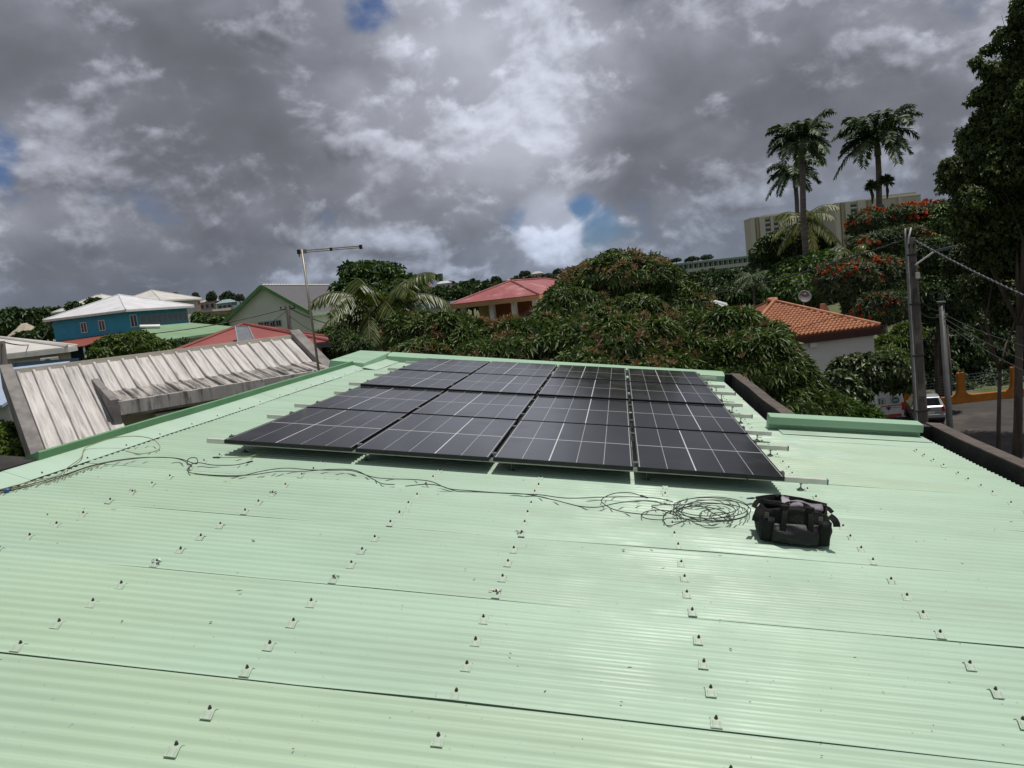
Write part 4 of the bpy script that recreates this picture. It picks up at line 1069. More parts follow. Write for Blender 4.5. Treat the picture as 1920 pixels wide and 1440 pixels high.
tower('taller cream tower block behind the royal palm and the orange flowering tree', 1726, 366, 440, -6, 52, 14, 6,
      dict(fins=[(-52, 2.5, 1), (-48.5, 1.2, 0), (-46, 3.0, 1), (-38.5, 4.5, 1), (-32.5, 1.0, 0), (-30, 3, 1), (-14, 2, 1)], bays=[(-42.6, 3.6)], wins=[(-24, 3), (-24, 9), (-10, 3), (-10, 9), (-18, 3), (-5, 3)], top=[(-24, 22, 2.2), (-38, 6, 1.2)]))

# ================================================================ trees and plants
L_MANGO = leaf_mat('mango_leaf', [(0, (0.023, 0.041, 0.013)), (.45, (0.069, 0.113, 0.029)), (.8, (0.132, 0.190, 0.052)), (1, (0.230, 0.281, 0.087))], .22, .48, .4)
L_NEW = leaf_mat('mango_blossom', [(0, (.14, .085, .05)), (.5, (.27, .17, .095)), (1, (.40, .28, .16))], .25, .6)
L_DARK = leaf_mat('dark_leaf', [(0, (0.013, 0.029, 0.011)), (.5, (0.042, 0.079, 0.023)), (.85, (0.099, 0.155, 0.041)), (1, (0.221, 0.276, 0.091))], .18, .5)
L_MID = leaf_mat('mid_leaf', [(0, (0.018, 0.041, 0.012)), (.5, (0.057, 0.112, 0.024)), (1, (0.165, 0.240, 0.060))], .25, .5)
L_LIME = leaf_mat('lime_leaf', [(0, (0.041, 0.074, 0.016)), (.5, (0.115, 0.176, 0.038)), (1, (0.270, 0.338, 0.095))], .28, .5)
L_BROAD = leaf_mat('broad_leaf', [(0, (0.015, 0.030, 0.011)), (.5, (0.062, 0.094, 0.035)), (.8, (0.150, 0.181, 0.081)), (1, (0.325, 0.350, 0.188))], .25, .45)
L_FLAME = leaf_mat('flame_leaf', [(0, (0.025, 0.044, 0.019)), (.5, (0.073, 0.110, 0.048)), (1, (0.177, 0.200, 0.096))], .22, .55)
L_FLOWER = leaf_mat('flame_flower', [(0, (.28, .035, .010)), (.5, (.52, .085, .022)), (1, (.66, .17, .05))], .2, .6)
L_ROYAL = leaf_mat('royal_frond', [(0, (0.018, 0.037, 0.017)), (.5, (0.054, 0.098, 0.042)), (.85, (0.134, 0.188, 0.091)), (1, (0.396, 0.450, 0.281))], .15, .5, .35)
L_COCO = leaf_mat('coconut_frond', [(0, (0.027, 0.047, 0.014)), (.5, (0.088, 0.121, 0.030)), (.85, (0.230, 0.236, 0.068)), (1, (0.432, 0.378, 0.149))], .22, .4, .5)
L_FAR = leaf_mat('far_leaf', [(0, (0.022, 0.036, 0.022)), (.5, (0.047, 0.072, 0.036)), (1, (0.100, 0.134, 0.064))], .15, .6)
M_BARK = mat('bark', (.11, .085, .065), (.06, .048, .04), 4, .95, bump=.6, bscale=12, stretch=(1, 1, .25))
M_PBARK = mat('palm_bark', (.17, .15, .13), (.10, .088, .075), 3, .9, bump=.5, bscale=14, stretch=(.4, .4, 3))
M_DEAD = mat('dry_growth', (.045, .035, .025), (.07, .055, .035), 5, .95)

def LB(px, py, d, rx, rz, dep=.85):
    c = at(px, py, d); k = d / FPX
    return (c.x, c.y, c.z, rx * k, rx * k * dep, rz * k)
def tree(name, label, lobes, n, ln, wd, m, k=8, cat='tree', group=None, r0=None, base=None, bias=0., growth=None, grav=.35, out=.35, spread=1., droop=.3, shell=.70, flowers=None, inner=True, zmin=-.55, trunk=True):
    c = np.array(lobes)[:, :3].mean(0)
    bx, by = (c[0], c[1]) if base is None else base
    bz = ht(bx, by) - .1
    t = thing(name, label, cat, (bx, by, bz), 0, group)
    off = np.array([bx, by, bz])
    def loc(L): return [(l[0] - bx, l[1] - by, l[2] - bz, *l[3:]) for l in L]
    LL = loc(lobes)
    cr = crown(LL, n, ln, wd, k, droop, spread, grav, out, shell, bias, zmin)
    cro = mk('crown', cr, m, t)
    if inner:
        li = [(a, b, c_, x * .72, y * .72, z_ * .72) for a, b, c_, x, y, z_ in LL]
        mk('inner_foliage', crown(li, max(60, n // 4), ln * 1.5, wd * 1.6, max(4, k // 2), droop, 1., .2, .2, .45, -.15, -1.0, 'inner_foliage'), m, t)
    if growth:
        gm_, gn, gl, gw = growth
        stuff(mk('new_growth', crown(LL, gn, gl, gw, 9, .05, .75, -.35, .55, .95, 0., .12, 'new_growth', patch=2.1, pth=-.35), gm_, t))
    if flowers:
        fm, fn, fl, fw = flowers
        stuff(mk('blossom', crown(LL, fn, fl, fw, 16, .0, .9, -.3, .3, .93, .1, .25, 'blossom', patch=1.5, pth=-.5), fm, t))
    if trunk:
        r0 = r0 or max(.06, .05 * (max(l[2] for l in LL)) ** .8)
        mb = MB(); limbs(mb, (0, 0, 0), LL, r0, every=max(1, len(LL) // 8)); mb.build('trunk', M_BARK, t, smooth=True)
    return t
G_M = 'mango trees behind the roof'
mango = dict(ln=.20, wd=.050, m=L_MANGO, k=8, cat='tree', group=G_M)
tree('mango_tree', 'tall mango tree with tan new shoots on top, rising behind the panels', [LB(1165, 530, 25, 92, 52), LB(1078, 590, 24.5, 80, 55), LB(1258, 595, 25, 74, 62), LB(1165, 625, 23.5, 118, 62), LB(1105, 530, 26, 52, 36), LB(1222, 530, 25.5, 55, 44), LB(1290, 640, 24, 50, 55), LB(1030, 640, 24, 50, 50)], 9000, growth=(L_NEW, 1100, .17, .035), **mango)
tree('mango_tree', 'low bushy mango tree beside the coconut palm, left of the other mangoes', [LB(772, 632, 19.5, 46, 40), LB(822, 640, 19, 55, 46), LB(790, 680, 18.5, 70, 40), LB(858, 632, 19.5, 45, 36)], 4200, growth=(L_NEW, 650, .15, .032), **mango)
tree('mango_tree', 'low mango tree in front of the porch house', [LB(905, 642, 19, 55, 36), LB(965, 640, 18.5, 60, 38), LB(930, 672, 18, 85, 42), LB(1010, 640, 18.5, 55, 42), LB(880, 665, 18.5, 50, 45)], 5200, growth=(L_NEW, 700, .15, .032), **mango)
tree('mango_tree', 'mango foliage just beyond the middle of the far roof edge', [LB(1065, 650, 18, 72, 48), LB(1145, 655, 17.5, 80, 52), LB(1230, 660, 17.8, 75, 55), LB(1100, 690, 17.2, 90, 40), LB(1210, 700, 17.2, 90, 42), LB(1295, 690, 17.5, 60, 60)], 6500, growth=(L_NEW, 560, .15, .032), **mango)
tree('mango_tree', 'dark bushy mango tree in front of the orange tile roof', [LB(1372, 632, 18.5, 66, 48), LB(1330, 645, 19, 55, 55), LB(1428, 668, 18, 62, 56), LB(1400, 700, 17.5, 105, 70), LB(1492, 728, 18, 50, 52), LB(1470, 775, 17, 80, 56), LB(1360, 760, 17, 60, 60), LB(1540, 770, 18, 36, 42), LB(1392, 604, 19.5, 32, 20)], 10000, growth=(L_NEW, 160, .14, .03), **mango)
tree('vine_thicket', 'pale leaved creeper thicket draped in front of the parked van', [LB(1600, 700, 27, 45, 32), LB(1650, 690, 27.5, 50, 24), LB(1685, 712, 28, 28, 24), LB(1572, 745, 26, 46, 42), LB(1620, 716, 27.5, 36, 16), LB(1578, 790, 25, 46, 24)], 4200, .22, .13, L_BROAD, 4, 'creeper', grav=.5, out=.5, trunk=False)
tree('shrub', 'feathery green shrub with an orange flower above the green capping', [LB(1555, 772, 20, 45, 22), LB(1600, 785, 20, 45, 20), LB(1520, 785, 19.5, 40, 22)], 900, .26, .04, L_MID, 9, 'shrub', growth=(L_FLOWER, 3, .07, .05), out=.8)
# behind the coconut palm
tree('round_tree', 'round dark green tree behind the coconut palm', [LB(700, 525, 55, 52, 36), LB(745, 560, 54, 48, 46), LB(668, 560, 54, 40, 42), LB(705, 600, 53, 72, 55), LB(660, 620, 52, 45, 40), LB(655, 508, 55, 16, 14)], 5200, .42, .17, L_MID, 5, grav=.3, bias=-.08)
tree('small_tree', 'grey green feathery tree between the red roof and the coconut palm', [LB(632, 640, 38, 38, 30), LB(660, 655, 37, 40, 25), LB(615, 655, 38, 30, 22)], 1500, .22, .05, L_DARK, 8, bias=.1)
tree('bush', 'sunlit round bush in front of the blue house', [LB(215, 655, 41, 40, 24), LB(255, 648, 41, 42, 24), LB(290, 655, 41, 28, 18), LB(190, 668, 40, 24, 14)], 2200, .20, .09, L_LIME, 6, 'bush', bias=-.12)
tree('bush', 'small dark bush right of the sunlit one, against the green roof wall', [LB(318, 652, 42, 20, 12), LB(345, 648, 43, 18, 10)], 500, .2, .08, L_DARK, 6, 'bush')
tree('bush', 'low green bush between the green roof and the gabled hall', [LB(418, 602, 70, 26, 10), LB(390, 600, 72, 22, 9)], 500, .35, .16, L_MID, 6, 'bush')
tree('bush', 'round green bush beside the tan flats', [LB(372, 597, 100, 10, 9)], 160, .5, .25, L_MID, 6, 'bush')
tree('garden_plants', 'garden plants below the left end of the white annex', [LB(10, 815, 15, 22, 18), LB(22, 850, 14.5, 24, 16), LB(-10, 840, 14.5, 30, 25)], 500, .16, .06, L_LIME, 7, 'plant')
tree('hillside_tree', 'dark broad tree on the slope left of the blue house', [LB(60, 600, 118, 60, 17), LB(10, 606, 115, 50, 22), LB(110, 612, 112, 30, 14)], 2600, .8, .4, L_DARK, 5)
tree('hillside_tree', 'scrub beside the beige gravel mound at the left', [LB(85, 622, 90, 26, 9), LB(50, 632, 88, 22, 8)], 700, .5, .25, L_DARK, 5)
tree('bush', 'rounded bushes against the pale hip roof behind the blue house', [LB(138, 576, 100, 12, 8), LB(175, 568, 100, 13, 7)], 300, .5, .2, L_DARK, 5, 'bush')
# centre distance
tree('dark_tree', 'dense dark tree left of the porch house', [LB(882, 546, 95, 24, 17), LB(905, 555, 92, 22, 16), LB(862, 560, 92, 22, 16)], 1700, .7, .3, L_DARK, 5)
tree('dark_tree', 'olive green tree above the porch house roof', [LB(945, 541, 110, 24, 9), LB(975, 536, 112, 18, 8)], 900, .8, .35, L_DARK, 5, bias=.08)
tree('dark_tree', 'dark round tree below the hillside houses, right of the coconut palm', [LB(828, 558, 120, 26, 14)], 600, .8, .4, L_DARK, 5)
# right middle distance
tree('dark_tree', 'dense dark tree under the royal palms', [LB(1470, 462, 62, 52, 26), LB(1440, 480, 62, 30, 22), LB(1520, 470, 60, 40, 22)], 3000, .42, .16, L_DARK, 5)
tree('lime_tree', 'bright green tree below the royal palm trunk', [LB(1520, 500, 52, 62, 20), LB(1480, 520, 52, 40, 22), LB(1560, 490, 54, 36, 18), LB(1500, 545, 50, 60, 26)], 3200, .34, .14, L_MID, 5, bias=.06)
tree('dark_tree', 'dark wooded clump in front of the school', [LB(1345, 532, 100, 60, 22), LB(1300, 545, 98, 36, 18), LB(1390, 545, 95, 45, 20)], 2400, .65, .28, L_DARK, 5, bias=-.1)
tree('dark_tree', 'dark foliage filling the gap left of the tile roof', [LB(1420, 545, 70, 45, 22), LB(1340, 560, 68, 55, 18), LB(1470, 560, 66, 40, 18)], 2200, .42, .18, L_DARK, 5)
flm = dict(k=9, grav=.1, out=.15, droop=.12)
tree('flame_tree', 'tall flame tree crowned with orange flowers beside the big dark tree', [LB(1700, 412, 52, 62, 26), LB(1640, 420, 52, 48, 26), LB(1750, 402, 53, 34, 24), LB(1670, 455, 51, 70, 28), LB(1730, 450, 51, 45, 28)], 3200, .34, .07, L_FLAME, flowers=(L_FLOWER, 1500, .15, .10), **flm)
tree('flame_tree', 'lower flame tree with scattered orange flowers behind the utility pole', [LB(1600, 530, 45, 60, 42), LB(1660, 530, 45, 52, 48), LB(1560, 520, 46, 34, 26), LB(1640, 580, 44, 60, 38)], 3400, .30, .065, L_FLAME, flowers=(L_FLOWER, 520, .13, .09), **flm)
tree('dark_tree', 'shaded tree right behind the lamp pole', [LB(1750, 490, 47, 52, 50), LB(1720, 570, 46, 50, 52), LB(1780, 570, 46, 50, 60)], 3600, .30, .13, L_DARK, 6, bias=-.02, r0=.14)
tree('yellow_green_tree', 'yellowish green tree beside the utility pole top', [LB(1770, 430, 50, 36, 38), LB(1745, 455, 50, 30, 26)], 1200, .30, .12, L_MID, 5, bias=.08)
tree('shrub', 'light green shrub right of the tile roof house', [LB(1680, 650, 42, 34, 24), LB(1700, 625, 42, 26, 18), LB(1665, 672, 41, 30, 20)], 1300, .30, .07, L_LIME, 7, 'shrub', bias=-.1, trunk=False)
tree('hedge_tree', 'dark thicket behind the orange fence', [LB(1720, 660, 56, 50, 45), LB(1790, 660, 57, 55, 50), LB(1860, 650, 58, 55, 60), LB(1930, 650, 58, 60, 60), LB(1740, 705, 56, 60, 34), LB(1830, 705, 57, 60, 36), LB(1920, 700, 58, 60, 40), LB(1790, 735, 54, 50, 22), LB(1870, 730, 54, 50, 24), LB(1940, 725, 54, 50, 24)], 6500, .32, .14, L_DARK, 6, bias=-.05)
# the tall trees at the right edge
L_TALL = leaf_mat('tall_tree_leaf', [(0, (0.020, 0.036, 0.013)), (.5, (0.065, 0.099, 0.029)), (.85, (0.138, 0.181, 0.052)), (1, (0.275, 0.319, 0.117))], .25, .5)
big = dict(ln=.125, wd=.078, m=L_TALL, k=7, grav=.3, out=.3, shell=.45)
edge = [(1925, 20, 34), (1890, 75, 30), (1915, 120, 44), (1862, 135, 24), (1880, 180, 44), (1838, 185, 24), (1850, 235, 36), (1900, 240, 50), (1818, 262, 26), (1830, 300, 38), (1782, 318, 22), (1795, 345, 34), (1870, 320, 56), (1820, 385, 40), (1850, 430, 52), (1800, 420, 26), (1905, 400, 56), (1830, 118, 13), (1770, 332, 14), (1850, 95, 12), (1905, 40, 14)]
lob = [LB(px, py, 31 + 1.6 * random.random(), r_, r_ * random.uniform(.8, 1.05), 1.0) for px, py, r_ in edge]
lob += [LB(px, py, d, r_, r_ * .8, 1.0) for px, py, d, r_ in ((1970, 60, 31, 60), (1975, 190, 30, 70), (1970, 320, 31, 70), (2050, 150, 28, 90), (2060, 300, 27, 90), (2150, 200, 25, 110), (1960, 430, 33, 60), (2130, 330, 29, 100), (2060, 60, 36, 80), (2000, 260, 37, 90), (1930, 330, 38, 80))]
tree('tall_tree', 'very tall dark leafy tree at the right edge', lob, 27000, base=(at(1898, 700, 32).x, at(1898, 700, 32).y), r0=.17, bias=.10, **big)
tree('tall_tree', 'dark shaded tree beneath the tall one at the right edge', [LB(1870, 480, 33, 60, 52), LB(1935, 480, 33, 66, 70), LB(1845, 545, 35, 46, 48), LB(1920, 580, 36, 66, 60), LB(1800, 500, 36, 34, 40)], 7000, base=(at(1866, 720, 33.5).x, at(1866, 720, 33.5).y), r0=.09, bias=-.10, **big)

# ---------------------------------------------------------------- palms
def frond(base, az, L, rise, drop, nl, ll, lw, hang, tw=0.0, plume=0.0):
    """base point, heading, length; returns leaf arrays and the rachis path"""
    pts = []
    ca, sa = math.cos(az), math.sin(az)
    for i in range(13):
        s_ = i / 12
        r_ = L * (s_ - .12 * s_ * s_ * max(0, drop)); zz_ = L * (rise * s_ - (rise * .35 + drop) * s_ * s_)
        pts.append((base[0] + ca * r_ - sa * tw * s_ * s_ * L, base[1] + sa * r_ + ca * tw * s_ * s_ * L, base[2] + zz_))
    P_ = np.array(pts)
    s_ = np.linspace(.10, .99, nl)
    idx = s_ * 12; i0 = np.clip(idx.astype(int), 0, 11); fr_ = (idx - i0)[:, None]
    pos = P_[i0] * (1 - fr_) + P_[i0 + 1] * fr_
    tan = nrm(P_[i0 + 1] - P_[i0])
    side = nrm(np.cross(tan, np.array([0, 0, 1.0])))
    B, D, S, LN = [], [], [], []
    for sg in (-1, 1):
        d = nrm(side * sg + tan * .55 + np.array([0, 0, -hang]) + rng.normal(0, .10, (nl, 3)) + np.array([0, 0, 1.0]) * (rng.random((nl, 1)) - .4) * plume)
        B.append(pos); D.append(d); S.append(nrm(tan + rng.normal(0, .1, (nl, 3)))); LN.append(ll * np.sin(np.pi * (.12 + .80 * s_)) ** .6 * (.85 + .3 * rng.random(nl)))
    return np.concatenate(B), np.concatenate(D), np.concatenate(S), np.concatenate(LN), P_
def palm(name, label, px, py, d, nfr, L, ll, lw, m, hang=.5, trunk_to=None, r=.18, group=None, rises=(1.1, -.35), shaft=False, seed=1, nl=44, bias=0., wind=0.0, cat='palm tree', plume=0.0, drop0=.42):
    rs = random.Random(seed)
    c = at(px, py, d)
    if trunk_to is not None:
        b = at(*trunk_to); bz = ht(b.x, b.y)
        # carry the trunk line on down to the ground
        dirt = (b - c); k = (bz - c.z) / dirt.z if abs(dirt.z) > 1e-3 else 1
        b = c + dirt * k
    else: b = Vector((c.x, c.y, ht(c.x, c.y)))
    t = thing(name, label, cat, (b.x, b.y, b.z), 0, group)
    lc = c - Vector((b.x, b.y, b.z))
    n_ = 14
    mb = MB(); mb.tube([lc * (i / n_) + Vector((.04 * math.sin(i), .04 * math.cos(i * 1.3), 0)) * (0 if i in (0, n_) else 1) for i in range(n_ + 1)], [r * (1.25 if i == 0 else 1.0 - .25 * i / n_) for i in range(n_ + 1)], 12)
    mb.build('trunk', M_PBARK, t, smooth=True)
    top = lc.copy()
    if shaft:
        MB().tube([lc, lc + Vector((0, 0, .75)), lc + Vector((0, 0, 1.25))], [r * .95, r * .8, r * .35], 10).build('crownshaft', mat('crownshaft', (.075, .12, .05), (.06, .10, .04), 3, .5), t, smooth=True)
        top = lc + Vector((0, 0, 1.15))
    for i in range(nfr):
        az = i * 2.39996 + rs.uniform(-.25, .25)
        q = i / max(1, nfr - 1)
        rise = rises[0] + (rises[1] - rises[0]) * q + rs.uniform(-.12, .12)
        B, D, S, LN, path = frond(top, az + wind * math.sin(az), L * rs.uniform(.85, 1.1), rise, drop0 + .30 * q + rs.uniform(-.08, .08), nl, ll, lw, hang, rs.uniform(-.15, .15), plume)
        tint = np.clip(rng.normal(.45 + bias + (.18 if q > .8 else 0), .15, len(B)), 0, 1)
        fo = mk('frond', leaves_mesh('frond', B, D, S, LN, lw, tint, .18, .2), m, t)
        mbr = MB(); mbr.tube([tuple(p) for p in path], [.035 * (1 - .85 * j / 12) + .004 for j in range(13)], 5); mbr.build('rachis', mat('rachis', (.12, .14, .05), (.16, .16, .07), 3, .6), fo)
    return t
palm('coconut_palm', 'yellowish coconut palm behind the far left corner of the roof', 716, 592, 42, 28, 3.9, 1.05, .12, L_COCO, .85, trunk_to=(722, 660, 42), r=.15, rises=(1.45, -.35), seed=4, nl=54, bias=-.03)
palm('royal_palm', 'tall royal palm on the left of the group, its thin trunk fully in view', 1503, 300, 53, 22, 2.35, .66, .12, L_ROYAL, .40, trunk_to=(1511, 490, 53), r=.25, rises=(1.8, .25), shaft=True, seed=11, nl=60, plume=1.3, drop0=.48)
palm('royal_palm', 'royal palm crown just below the tallest left one', 1492, 352, 67, 18, 2.6, .70, .12, L_ROYAL, .40, trunk_to=(1500, 480, 67), r=.24, rises=(1.6, .25), shaft=True, seed=5, nl=60, plume=1.3, drop0=.55)
palm('royal_palm', 'tall royal palm standing apart on the right, above the orange flowers', 1646, 292, 58, 24, 3.15, .80, .13, L_ROYAL, .40, trunk_to=(1650, 400, 58), r=.27, rises=(1.8, .25), shaft=True, seed=8, nl=64, plume=1.3, drop0=.48)
palm('coconut_palm', 'pale coconut palm in front of the left tower block', 1508, 408, 58, 17, 2.5, .85, .08, L_COCO, .85, trunk_to=(1512, 480, 56), r=.16, rises=(.9, -.6), seed=21, nl=36, bias=.16)
palm('fan_palm', 'grey green feathery palm left of the bright tree', 1412, 520, 58, 14, 1.6, .55, .06, L_ROYAL, .4, r=.12, rises=(1.0, -.2), seed=31, nl=28, bias=.12)
palm('young_palm', 'young feather palm under the flame tree beside the overhead wire', 1600, 478, 50, 9, 1.7, .55, .06, L_COCO, .5, r=.10, rises=(1.3, .2), seed=33, nl=28)
# fern clumps growing on the right royal palm
for px, py, d, lab in ((1662, 342, 57.6, 'round fern clump growing on the right side of the apart royal palm'), (1634, 352, 57.7, 'dark upright fern clump on the left side of the apart royal palm')):
    c = at(px, py, d)
    t = thing('epiphyte', lab, 'fern', (c.x, c.y, c.z - .3))
    mk('fern_leaves', crown([(0, 0, .35, .2, .2, .26)], 60, .42, .12, 4, .1, .8, -.3, .5), L_DARK, t)
    MB().tube([(0, 0, -.9), (0.05, 0, -.3), (0, 0, .2)], [.05, .12, .06], 8).build('root_mass', M_DEAD, t)
# ---------------------------------------------------------------- far skyline: single trees and houses on the hill
far_t = [(330, 556, 260, 9, 7), (368, 557, 255, 8, 8), (398, 556, 250, 10, 9), (428, 556, 250, 15, 9), (450, 559, 245, 11, 7),
         (985, 514, 420, 11, 6), (1012, 520, 410, 12, 6), (1046, 510, 430, 9, 6), (1081, 506, 420, 9, 7), (800, 525, 430, 8, 5), (846, 533, 400, 11, 6),
         (1268, 488, 420, 11, 4), (1298, 486, 420, 13, 5), (1325, 483, 420, 14, 5), (930, 524, 400, 10, 6), (1120, 512, 400, 12, 8), (20, 588, 300, 16, 5), (70, 584, 300, 14, 4)]
WH = ['leftmost of the row on the left skyline', 'second of the row on the left skyline', 'third of the row on the left skyline', 'widest of the row on the left skyline', 'last of the row on the left skyline, by the gabled hall',
      'above the porch house on the hill', 'on the hill right of the porch house roof ridge', 'on the crest left of the tall mango', 'on the crest touching the tall mango', 'beside the green water tower', 'below the green water tower', 'at the left end of the school', 'behind the middle of the school', 'behind the right half of the school', 'on the hill left above the porch house', 'on the crest behind the tall mango', 'on the far left horizon at the picture edge', 'on the far left horizon near the blue house']
base_cr = [crown([(0, 0, 1.0, 1, 1, .8), (.6, .2, .7, .7, .7, .6), (-.6, -.1, .75, .7, .7, .6)], 700, .34, .20, 4, .2, name='crown') for _ in range(3)]
for me in base_cr: me.materials.append(L_FAR)
far_trunk = MB().tube([(0, 0, -6), (0, 0, .3), (.1, 0, 1.0)], [.22, .16, .08], 6).mesh('trunk'); far_trunk.materials.append(M_BARK)
for i, (px, py, d, rx, rz) in enumerate(far_t):
    k = d / FPX; c = at(px, py + rz, d)
    t = thing('skyline_tree', 'small dark tree ' + WH[i], 'tree', (c.x, c.y, c.z), i * 1.3, 'far trees on the skyline')
    o = bpy.data.objects.new('crown', base_cr[i % 3]); C.objects.link(o); o.parent = t; o.scale = (rx * k * .75, rx * k * .75, rz * k * 1.05)
    o = bpy.data.objects.new('trunk', far_trunk); C.objects.link(o); o.parent = t
# woods on the far slopes
def wood(name, label, pts, n, ln):
    P_ = []
    for px0, px1, py0, py1, d0, d1, cnt in pts:
        for _ in range(cnt):
            d = random.uniform(d0, d1); c = at(random.uniform(px0, px1), 0, d); z_ = ht(c.x, c.y); r_ = random.uniform(1.3, 2.6)
            P_.append((c.x, c.y, z_ + r_ * .5, r_, r_, r_ * .8))
    o = mk(name, crown(P_, n, ln, ln * .5, 4, .2, name=name), L_FAR); stuff(o); tag(o, label, 'wood'); return o
wood('far_wood', 'dark woodland covering the far slope at the left', [(-150, 150, 0, 0, 130, 330, 80), (150, 470, 0, 0, 150, 300, 70)], 11000, 1.3)
wood('far_wood', 'dark woodland covering the low hill in the middle distance', [(600, 1130, 0, 0, 150, 420, 75)], 8000, 1.4)
wood('far_wood', 'dark woodland below the school and the tower blocks', [(1130, 2000, 0, 0, 95, 420, 230)], 24000, 1.4)
hs = [(806, 552, 300, 5, (.42, .42, .40), (.40, .15, .11), 'grey house with a rust roof low on the hill right of the coconut palm'), (822, 545, 310, 6, (.45, .46, .47), (.45, .45, .45), 'pale grey block of flats on the hill right of the coconut palm'),
      (840, 553, 300, 5, (.48, .44, .40), (.42, .40, .38), 'beige house at the foot of the hill left of the dark tree'), (800, 538, 330, 4, (.48, .48, .46), (.30, .10, .08), 'small white house with a red roof under the hill crest'),
      (852, 541, 320, 5, (.40, .36, .32), (.44, .20, .15), 'brick toned house high on the hill left of the dark tree'), (833, 531, 360, 7, (.50, .50, .48), (.5, .5, .5), 'long white building on the hill crest beside the water tower'),
      (1035, 522, 330, 9, (.36, .25, .18), (.33, .16, .11), 'long brown house on the crest left of the tall mango'), (1065, 517, 330, 7, (.38, .27, .2), (.36, .17, .12), 'brown house touching the tall mango on the crest'),
      (1005, 513, 390, 5, (.46, .44, .4), (.45, .43, .4), 'small pale house on the crest above the porch roof'), (960, 527, 350, 6, (.42, .4, .37), (.38, .2, .15), 'house with a dull red roof left above the porch house'),
      (345, 566, 240, 5, (.40, .20, .13), (.35, .14, .10), 'terracotta house right behind the blue house roof'), (388, 566, 250, 6, (.42, .38, .33), (.42, .38, .36), 'grey house under the row of skyline trees'), (420, 568, 245, 5, (.25, .36, .38), (.24, .34, .36), 'turquoise roofed house under the row of skyline trees'),
      (85, 585, 290, 8, (.44, .40, .32), (.46, .42, .34), 'long tan building on the far left hill'), (870, 548, 330, 5, (.46, .45, .43), (.42, .2, .15), 'cream house half hidden by the dense dark tree')]
for px, py, d, wd_, cw_, cr_, lab in hs:
    c = at(px, py, d); zb_ = min(ht(c.x, c.y), c.z - 3) - 1
    t = thing('hill_house', lab, 'house', (c.x, c.y, zb_), R(8 + random.uniform(-25, 25)), 'far houses on the hills')
    h_ = c.z - zb_; D_ = wd_ * .8; mw = M_wall('hw%d' % len(MATS), cw_); mr = mat('hr%d' % len(MATS), cr_, tuple(x * .85 for x in cr_), 1, .7)
    MB().box(-wd_ / 2, wd_ / 2, 0, D_, 0, h_).build('wall', mw, t)
    MB().add([(-wd_ / 2 - .3, -.3, h_), (wd_ / 2 + .3, -.3, h_), (wd_ / 2 + .3, D_ + .3, h_), (-wd_ / 2 - .3, D_ + .3, h_), (-wd_ / 4, D_ / 2, h_ + 1.1), (wd_ / 4, D_ / 2, h_ + 1.1)], [(0, 1, 5, 4), (1, 2, 5), (2, 3, 4, 5), (3, 0, 4), (0, 3, 2, 1)]).build('roof', mr, t)
    for i in range(3): MB().box(-wd_ / 2 + .5 + i * wd_ / 3.2, -wd_ / 2 + 1.5 + i * wd_ / 3.2, -.06, -.005, h_ - 2.0, h_ - .8).build('window', GLASS, t)
c = at(827, 530, 430); t = thing('water_tower', 'slim green water tower on the hill crest', 'tower', (c.x, c.y, ht(c.x, c.y)))
MB().tube([(0, 0, 0), (0, 0, c.z - t.location.z + 2.0)], [1.1, 1.1], 10).build('shaft', mat('tower_green', (.10, .17, .11), (.08, .14, .09), .5, .8), t); MB().tube([(0, 0, c.z - t.location.z + 2.0), (0, 0, c.z - t.location.z + 5)], [1.5, 1.5], 10).build('tank', mat('tower_green', (.1, .17, .11)), t)
# gravel mound far left
c = at(48, 622, 95); t = thing('gravel_mound', 'pale beige gravel mound left of the red awning', 'mound', (c.x, c.y, c.z - 2))
mb = MB(); rg = []
for k in range(7):
    rr_ = 3.4 * (1 - k / 6.5); rg.append([(rr_ * math.cos(a) * (1 + .12 * math.sin(3 * a + k)), rr_ * math.sin(a), 3.0 * (k / 6) ** .8 + .1 * math.sin(5 * a + k)) for a in np.linspace(0, 2 * math.pi, 18, endpoint=False)])
mb.loft(rg).build('gravel', mat('gravel', (.42, .37, .29), (.32, .28, .21), 2, .95, bump=.5, bscale=9), t, smooth=True)

# ================================================================ poles, wires, fence, vehicles
M_POLE = mat('pole_concrete', (.14, .125, .115), (.09, .08, .073), 3, .92, bump=.3, bscale=30, stretch=(1, 1, .3), c3=(.20, .185, .17), s3=2, lo3=.6, hi3=.8)
M_PVC = mat('grey_conduit', (.20, .20, .20), (.15, .15, .15), 6, .55)
M_WHITEPVC = mat('white_conduit', (.42, .42, .42), (.34, .34, .34), 6, .5)
pb = at(1727, 790, 20); pt = at(1706, 446, 20)
dirp = (pb - pt); k = (STREET - pt.z) / dirp.z; pbase = pt + dirp * k
up_ = thing('utility_pole', 'leaning concrete utility pole with conduits and a street lamp arm', 'utility pole', (pbase.x, pbase.y, STREET))
rgt = Vector((RIGHT.x, RIGHT.y, 0)).normalized(); fw_ = Vector((FWD.x, FWD.y, 0)).normalized()
def PP(s_, r_=0., f_=0.): return pbase.lerp(pt, s_) + rgt * r_ + fw_ * f_
def ring(s_, hw_, hd_): return [PP(s_, -hw_, -hd_), PP(s_, hw_, -hd_), PP(s_, hw_, hd_), PP(s_, -hw_, hd_)]
MB(world=up_).loft([ring(s_, .165 - .065 * s_, .15 - .06 * s_) for s_ in np.linspace(0, 1, 9)]).build('shaft', M_POLE, up_, bevel=.012)
